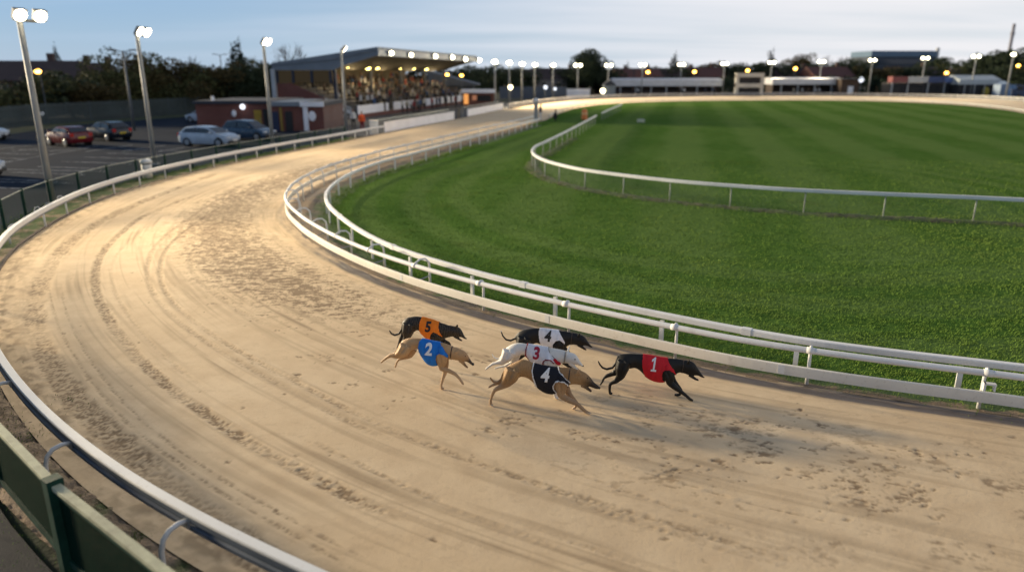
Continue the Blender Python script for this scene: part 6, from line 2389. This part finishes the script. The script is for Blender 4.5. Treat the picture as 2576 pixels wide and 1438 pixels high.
# ------------------------------------------------------------------ trees
def leaf_mat(name, a, b):
    if name in MATS: return MATS[name]
    t = NT(name)
    P_ = t.coord()
    rp_ = t.n('ShaderNodeNewGeometry').outputs['Random Per Island']
    c = t.mix(rp_, a, b)
    c = t.mix(t.ramp(t.noise(P_, .9, 3), .35, .65, 0, .6), c, [x * .55 for x in a])
    MATS[name] = t.out(c, .8, spec=.15)
    return MATS[name]


BARK = mat('dark_bark', (.035, .028, .022), .9, .3, 3)


def crown_mesh(name, blobs, n, leaf, m, seed):
    r = np.random.RandomState(seed)
    wts = np.array([b[3] ** 2 * b[4] for b in blobs], float)
    wts /= wts.sum()
    ids = r.choice(len(blobs), n, p=wts)
    B = np.array(blobs)[ids]
    u = r.normal(size=(n, 3))
    u /= np.linalg.norm(u, axis=1)[:, None]
    rad = r.uniform(.55, 1.06, n)[:, None] ** .6
    c = B[:, :3] + u * rad * np.stack([B[:, 3], B[:, 3], B[:, 4]], 1)
    c[:, 2] = np.maximum(c[:, 2], .1)
    a1 = r.normal(size=(n, 3))
    a1 /= np.linalg.norm(a1, axis=1)[:, None]
    a2 = np.cross(a1, r.normal(size=(n, 3)))
    a2 /= np.linalg.norm(a2, axis=1)[:, None]
    s = r.uniform(.5, 1.2, n)[:, None] * leaf
    V = np.stack([c - a1 * s, c - a2 * s * .5, c + a1 * s, c + a2 * s * .5], 1)
    if leaf < .1:
        V[:, :, 2] *= 1.0 / np.percentile(V[:, :, 2], 97.5)
    me = bpy.data.meshes.new(name)
    me.vertices.add(n * 4)
    me.vertices.foreach_set('co', V.astype('f4').ravel())
    me.loops.add(n * 4)
    me.loops.foreach_set('vertex_index', np.arange(n * 4, dtype='i4'))
    me.polygons.add(n)
    me.polygons.foreach_set('loop_start', (np.arange(n) * 4).astype('i4'))
    me.update()
    me.materials.append(m)
    return me


def branch(mb, p, d, L_, r_, depth, rr, fan=3):
    q = p + d * L_
    mb.tube([p, p.lerp(q, .5) + Vector((rr.gauss(0, .04), rr.gauss(0, .04), 0)) * L_, q], [r_, r_ * .8, r_ * .6], 5, caps=False)
    if depth == 0: return
    for _ in range(fan):
        nd = (d + Vector((rr.gauss(0, .55), rr.gauss(0, .55), rr.gauss(.15, .3)))).normalized()
        branch(mb, q, nd, L_ * rr.uniform(.6, .85), r_ * .58, depth - 1, rr, fan)


PROTO = {}


def proto(kind, seed):
    rr = random.Random(seed)
    if kind == 'bush':
        bl = [(rr.gauss(0, .34), rr.gauss(0, .3), .25 + abs(rr.gauss(.2, .22)), rr.uniform(.18, .34), rr.uniform(.16, .3)) for _ in range(16)] + [(0, 0, .55, .36, .26)]
        cm = crown_mesh('crown', bl, 5200, .035, leaf_mat('olive_leaves', (.052, .064, .026), (.130, .130, .050)), seed)
        tr, limbs = .06, 4
    elif kind == 'dark':
        bl = [(rr.gauss(0, .26), rr.gauss(0, .24), rr.uniform(.28, .86), rr.uniform(.14, .27), rr.uniform(.12, .2)) for _ in range(20)] + [(0, 0, .70, .30, .24), (.1, .05, .45, .32, .22)]
        cm = crown_mesh('crown', bl, 5200, .032, leaf_mat('dark_leaves', (.026, .040, .022), (.060, .080, .042)), seed)
        tr, limbs = .05, 5
    elif kind == 'autumn':
        bl = [(rr.gauss(0, .3), rr.gauss(0, .26), rr.uniform(.3, .85), rr.uniform(.14, .27), rr.uniform(.12, .2)) for _ in range(18)] + [(0, 0, .68, .30, .24)]
        cm = crown_mesh('crown', bl, 4200, .032, leaf_mat('brown_leaves', (.050, .040, .016), (.120, .092, .036)), seed)
        tr, limbs = .05, 5
    elif kind == 'conifer':
        bl = [(rr.gauss(0, .05), rr.gauss(0, .05), z, (1 - z) ** .8 * .33 + .03, .09) for z in np.linspace(.08, .98, 16)]
        cm = crown_mesh('crown', bl, 5200, .028, leaf_mat('conifer_needles', (.004, .010, .007), (.010, .020, .012)), seed)
        tr, limbs = .04, 0
    else:
        cm, tr, limbs = None, .035, 0
    mb = MB()
    if kind == 'bare':
        branch(mb, Vector((0, 0, -.02)), Vector((0, 0, 1)), .3, .03, 5, rr, 3)
        zmax = max(v[2] for v in mb.v)
        mb.v = [(x / zmax, y / zmax, z / zmax) for x, y, z in mb.v]
    else:
        mb.tube([(0, 0, -.03), (0.01, 0, .3), (0, .01, .7)], [tr * .6, tr * .45, tr * .15], 7)
        for _ in range(limbs):
            a = rr.uniform(0, 6.28)
            mb.tube([(0, 0, rr.uniform(.2, .4)), (math.cos(a) * .14, math.sin(a) * .14, .5), (math.cos(a) * .26, math.sin(a) * .26, .66)], [tr * .3, tr * .2, tr * .08], 5)
    return mb.mesh('trunk', BARK if kind != 'bare' else mat('grey_twigs', (.075, .07, .072), .9, .2, 1)), cm


for k in ('bush', 'dark', 'autumn', 'conifer', 'bare'):
    PROTO[k] = [proto(k, 200 + i + hash(k) % 1 + len(k) * 10) for i in range(3)]
NTREE = [0]


def tree(kind, px, ytop, dist, wpx, label, group='trees around the stadium'):
    P = at_dist(px, ytop, dist)
    H_ = P.z + .15
    W_ = wpx * dist / F / .95 * (1.25 if kind in ('dark', 'autumn', 'bush') else 1)
    NTREE[0] += 1
    tm_, cm = PROTO[kind][NTREE[0] % 3]
    nm_ = {'bush': 'bushy_tree', 'dark': 'broadleaf_tree', 'autumn': 'broadleaf_tree', 'conifer': 'conifer', 'bare': 'bare_tree'}[kind]
    rt = empty(nm_, (P.x, P.y, -.12), rnd.uniform(0, 6.28))
    tag(rt, label, 'tree', group)
    span = {'bush': 1.15, 'dark': .95, 'autumn': 1.05, 'conifer': .66, 'bare': .8}[kind]
    rt.scale = (W_ / span, W_ / span, H_)
    link('trunk', tm_, rt)
    if cm: link('crown', cm, rt)
    return rt


LEFT = [('conifer', 141, 144, 112, 34, 'small dark conifer above the roofs left of the second floodlight mast'),
        ('bush', 30, 205, 78, 150, 'low dark bush behind the palisade fence at the left edge'), ('dark', 95, 196, 82, 130, 'dark tree mass under the first orange street lamp'), ('bush', 165, 192, 86, 130, 'dark bush left of the second floodlight mast'), ('bush', 232, 190, 88, 120, 'rounded bush behind the black estate car'),
        ('bush', 292, 150, 92, 105, 'tall olive tree behind the unlit twin-arm lamp post'), ('autumn', 338, 148, 94, 105, 'olive brown tree directly left of the second floodlight mast'), ('bush', 392, 150, 95, 100, 'olive tree directly right of the second floodlight mast'), ('autumn', 432, 166, 97, 105, 'brownish bush sloping down toward the brick building'),
        ('bush', 475, 176, 96, 110, 'low olive bush under the orange lamp by the grandstand'), ('autumn', 530, 166, 100, 95, 'brown tree left of the dark conifer beside the grandstand'), ('bare', 462, 136, 120, 60, 'bare twiggy tree above the bushes left of the grandstand'), ('dark', 640, 160, 104, 90, 'dark tree against the grandstand end wall'),
        ('conifer', 592, 134, 108, 84, 'dark pointed conifer left of the third floodlight mast'), ('bare', 645, 138, 118, 66, 'bare tree just left of the third floodlight mast'), ('bare', 722, 106, 128, 74, 'tall bare tree rising behind the grandstand roof'), ('dark', 572, 178, 101, 80, 'dark bush behind the low brick building'), ('dark', 690, 166, 112, 60, 'dark tree tucked behind the grandstand corner'),
        ('bush', -30, 196, 80, 140, 'dark bush cut by the left edge of the view'), ('autumn', 205, 208, 84, 120, 'low brown bush above the palisade fence behind the red car')]
for a in LEFT: tree(*a)
FAR = [('dark', 1238, 170, 170, 66, 'round dark tree behind the first floodlight past the grandstand'), ('dark', 1300, 178, 178, 70, 'dark tree behind the sheet hoarding'), ('bare', 1310, 166, 190, 44, 'bare tree above the sheet hoarding'), ('dark', 1366, 176, 186, 60, 'dark tree between two houses above the hoarding'), ('dark', 1425, 178, 184, 60, 'dark tree left of the tall rounded tree'),
       ('dark', 1472, 131, 182, 62, 'tall dark rounded tree standing alone above the far roofs'), ('dark', 1492, 150, 183, 56, 'dark shoulder tree beside the tall rounded tree'), ('dark', 1530, 178, 188, 60, 'low dark tree right of the tall rounded tree'), ('conifer', 1578, 172, 195, 26, 'small pointed conifer above the white stand'), ('dark', 1640, 174, 200, 60, 'dark tree above the left part of the white stand'),
       ('conifer', 1700, 153, 205, 44, 'pointed spruce between two far floodlights'), ('dark', 1735, 172, 200, 66, 'dark tree over the middle of the white stand'), ('autumn', 1790, 160, 205, 70, 'brownish tree left of the tote board'), ('dark', 1850, 166, 205, 70, 'dark tree behind the tote board'), ('dark', 1905, 162, 205, 66, 'dark tree just right of the tote board'), ('conifer', 1940, 146, 212, 40, 'dark pointed tree behind the floodlight right of the tote board'),
       ('dark', 1965, 164, 205, 60, 'dark tree above the left end of the shorter stand'), ('autumn', 2012, 142, 225, 52, 'rounded tall tree above the shorter stand'), ('bare', 2076, 136, 225, 44, 'bare tree above the shorter stand, left of a pair'), ('bare', 2122, 138, 225, 36, 'bare tree above the brown kiosk, right of a pair'), ('dark', 2055, 164, 205, 60, 'dark tree behind the warm far floodlight'), ('dark', 2110, 160, 208, 66, 'dark tree behind the brown kiosk'),
       ('dark', 2160, 156, 206, 60, 'dark tree left of the office block'), ('autumn', 2205, 172, 200, 66, 'brownish tree below the office block roof'), ('dark', 2255, 176, 200, 66, 'dark tree above the red betting booth'), ('dark', 2310, 172, 200, 66, 'dark tree above the white betting booth'), ('dark', 2362, 150, 215, 60, 'dark tree right of the office block flue'), ('bush', 2390, 172, 195, 60, 'low olive tree above the blue betting booths'),
       ('dark', 2420, 158, 205, 60, 'dark tree above the left of the marquee'), ('dark', 2466, 146, 200, 66, 'dark tree above the right of the marquee'), ('dark', 2512, 138, 196, 70, 'large dark tree left of the slim mast'), ('dark', 2560, 130, 190, 80, 'large dark tree at the right edge of the view'), ('dark', 2540, 168, 182, 80, 'low dark tree behind the blue van'), ('dark', 1180, 172, 160, 60, 'dark tree beyond the grey shed'), ('dark', 2610, 126, 190, 80, 'dark tree cut off by the right edge')]
for a in FAR: tree(*a)
# far-off woodland that closes the horizon
r = np.random.RandomState(77)
bl = []
for px in np.arange(-900, 3500, 13.0):
    dist = 262 + r.uniform(-8, 22)
    P = at_dist(px, 176 + r.uniform(-7, 7), dist)
    bl.append((P.x, P.y, P.z * .55, 2.4 + r.uniform(0, 1.6), P.z * .45))
cm = crown_mesh('treeline', bl, 46000, .75, leaf_mat('far_wood_leaves', (.007, .012, .009), (.017, .023, .015)), 9)
tag(link('treeline', cm), 'far-off dark wood closing the horizon behind the houses', 'woodland', kind='stuff')
bl = []
for px in np.arange(-260, 760, 14.0):
    P = at_dist(px, 214 + r.uniform(-8, 8), 108 + r.uniform(-3, 6))
    bl.append((P.x, P.y, P.z * .5, 1.6, P.z * .55))
cm = crown_mesh('hedge_mass', bl, 16000, .22, leaf_mat('dark_leaves', (.026, .040, .022), (.060, .080, .042)), 10)
tag(link('undergrowth', cm), 'dark undergrowth filling the space behind the palisade fence', 'undergrowth', kind='stuff')
bl = []
for px in np.arange(1180, 2640, 14.0):
    P = at_dist(px, 196 + r.uniform(-6, 6), 192 + r.uniform(-3, 6))
    bl.append((P.x, P.y, P.z * .5, 2.2, P.z * .55))
cm = crown_mesh('hedge_mass', bl, 20000, .4, leaf_mat('dark_leaves', (.026, .040, .022), (.060, .080, .042)), 11)
tag(link('undergrowth', cm), 'dark undergrowth behind the far stands', 'undergrowth', kind='stuff')

# ------------------------------------------------------------------ light of the floodlights
NEARW = [1500, 1600, 1700, 2000]
for (b, tz), tg_, wt in zip(near_masts, TGT, NEARW):
    d = Vector((tg_[0] - b.x, tg_[1] - b.y, 0)).normalized()
    spot((b.x + d.x * .7, b.y + d.y * .7, tz), tg_, wt, 125, .9, .5)
b, tz = near_masts[0]
spot((b.x + .6, b.y - .6, tz), (1.0, 9.0, 0.0), 9000, 80, 1.0, .45)
b, tz = near_masts[1]
spot((b.x + .8, b.y - .5, tz), (-4.5, 23.0, 0.0), 6500, 85, 1.0, .45)
b, tz = near_masts[2]
spot((b.x + .8, b.y - .5, tz), (-1.5, 34.0, 0.0), 6500, 85, 1.0, .45)
for b, tz, tg_ in far_pos:
    d = Vector((tg_[0] - b.x, tg_[1] - b.y, 0)).normalized()
    spot((b.x + d.x * 1.0, b.y + d.y * 1.0, tz), tg_, 9500, 130, .9, .6)

# ------------------------------------------------------------------ camera, sky and lamps
cam = bpy.data.cameras.new('camera')
co = bpy.data.objects.new('camera', cam)
COL.objects.link(co)
co.location = (0, 0, CAMH)
co.rotation_euler = (math.pi / 2 - PITCH, 0, 0)
cam.sensor_width = 36
cam.lens = 36 * F / 2576
cam.clip_end = 4000
cam.dof.use_dof = True
cam.dof.focus_distance = 11.3
cam.dof.aperture_fstop = .46
SC.camera = co

w = bpy.data.worlds.new('World')
SC.world = w
w.use_nodes = True
nt = w.node_tree
bg = nt.nodes['Background']
SUN_EL, SUN_AZ = math.radians(10.5), math.radians(-66)   # azimuth clockwise from +Y
sky = nt.nodes.new('ShaderNodeTexSky')
sky.sky_type = 'NISHITA'
sky.sun_disc = False
sky.sun_elevation = SUN_EL
sky.sun_rotation = SUN_AZ
sky.air_density = 1.0
sky.dust_density = .4
sky.ozone_density = 3.0


def wn(typ, **kw):
    nd = nt.nodes.new(typ)
    for k, v in kw.items(): setattr(nd, k, v)
    return nd


def wmath(op, a, b=None, c=None):
    nd = wn('ShaderNodeMath', operation=op)
    for i, v in enumerate((a, b, c)):
        if v is None: continue
        if isinstance(v, (int, float)): nd.inputs[i].default_value = v
        else: nt.links.new(v, nd.inputs[i])
    return nd.outputs[0]


def wramp(v, a, b, lo=0., hi=1.):
    nd = wn('ShaderNodeMapRange', interpolation_type='SMOOTHSTEP')
    nd.inputs['From Min'].default_value = a
    nd.inputs['From Max'].default_value = b
    nd.inputs['To Min'].default_value = lo
    nd.inputs['To Max'].default_value = hi
    nt.links.new(v, nd.inputs['Value'])
    return nd.outputs[0]


def wmix(f_, a, b):
    nd = wn('ShaderNodeMix', data_type='RGBA')
    for sck, v in ((nd.inputs[0], f_), (nd.inputs[6], a), (nd.inputs[7], b)):
        if isinstance(v, (int, float)): sck.default_value = v
        elif isinstance(v, tuple): sck.default_value = (*v, 1)
        else: nt.links.new(v, sck)
    return nd.outputs[2]


# high cloud over the dusk sky: thin sheets seen on a flat layer
tc = wn('ShaderNodeTexCoord').outputs['Generated']
sx = wn('ShaderNodeSeparateXYZ')
nt.links.new(tc, sx.inputs[0])
zz = wmath('MAXIMUM', wmath('ADD', sx.outputs[2], .06), .03)
cb = wn('ShaderNodeCombineXYZ')
nt.links.new(wmath('DIVIDE', sx.outputs[0], zz), cb.inputs[0])
nt.links.new(wmath('DIVIDE', sx.outputs[1], zz), cb.inputs[1])


def wnoise(scale, sc3, detail=5):
    mp = wn('ShaderNodeMapping')
    mp.inputs['Scale'].default_value = sc3
    nt.links.new(cb.outputs[0], mp.inputs[0])
    nd = wn('ShaderNodeTexNoise')
    nd.inputs['Scale'].default_value = scale
    nd.inputs['Detail'].default_value = detail
    nt.links.new(mp.outputs[0], nd.inputs['Vector'])
    return nd.outputs['Fac']


skyc = wn('ShaderNodeVectorMath', operation='SCALE')
nt.links.new(sky.outputs[0], skyc.inputs[0])
skyc.inputs[3].default_value = .10
# the western light lies to the right of the view
az = wmath('ARCTAN2', sx.outputs[0], sx.outputs[1])
side = wramp(az, -.75, .55)
clear = wmix(side, (.185, .355, .62), (.62, .68, .76))
clear = wmix(.75, skyc.outputs[0], clear)
zen = wramp(sx.outputs[2], .12, .65)
clear = wmix(zen, clear, (.12, .165, .25))
low = wramp(sx.outputs[2], .0, .10, 1, 0)
clear = wmix(wmath('MULTIPLY', low, .35), clear, (.42, .56, .68))
sheet = wnoise(.30, (.55, 1.5, 1), 5)
thick = wmath('ADD', sheet, wmath('MULTIPLY', side, .32))
cm1 = wmath('MULTIPLY', wramp(thick, .44, .92, 0, .72), wramp(sx.outputs[2], .15, .6, 1, .25))
cloudc = wmix(side, (.40, .53, .69), (.87, .835, .845))
col1 = wmix(cm1, clear, cloudc)
grey = wramp(wnoise(.42, (.35, 1.9, 1), 3), .50, .78, 0, .28)
col2 = wmix(wmath('MULTIPLY', grey, wramp(sx.outputs[2], .02, .12)), col1, wmix(side, (.16, .27, .44), (.58, .65, .74)))
below = wramp(sx.outputs[2], -.08, -.01)
col3 = wmix(below, (.05, .06, .07), col2)
nt.links.new(col3, bg.inputs[0])
bg.inputs[1].default_value = 1.0

sun = bpy.data.lights.new('sun', 'SUN')
sun.energy = 5.4
sun.angle = math.radians(5)
sun.color = (1, .82, .55)
so_ = bpy.data.objects.new('sun', sun)
COL.objects.link(so_)
dirv = Vector((math.sin(SUN_AZ) * math.cos(SUN_EL), math.cos(SUN_AZ) * math.cos(SUN_EL), math.sin(SUN_EL)))
so_.rotation_euler = (-dirv).to_track_quat('-Z', 'Y').to_euler()
so_.location = (0, 0, 60)

SC.view_settings.view_transform = 'Standard'
SC.view_settings.look = 'None'
SC.view_settings.exposure = .2
SC.view_settings.gamma = 1
SC.cycles.use_denoising = True
try:
    SC.cycles.denoiser = 'OPENIMAGEDENOISE'
except Exception:
    pass
SC.cycles.max_bounces = 6
SC.cycles.transparent_max_bounces = 16
SC.cycles.sample_clamp_indirect = 6
SC.cycles.sample_clamp_direct = 0
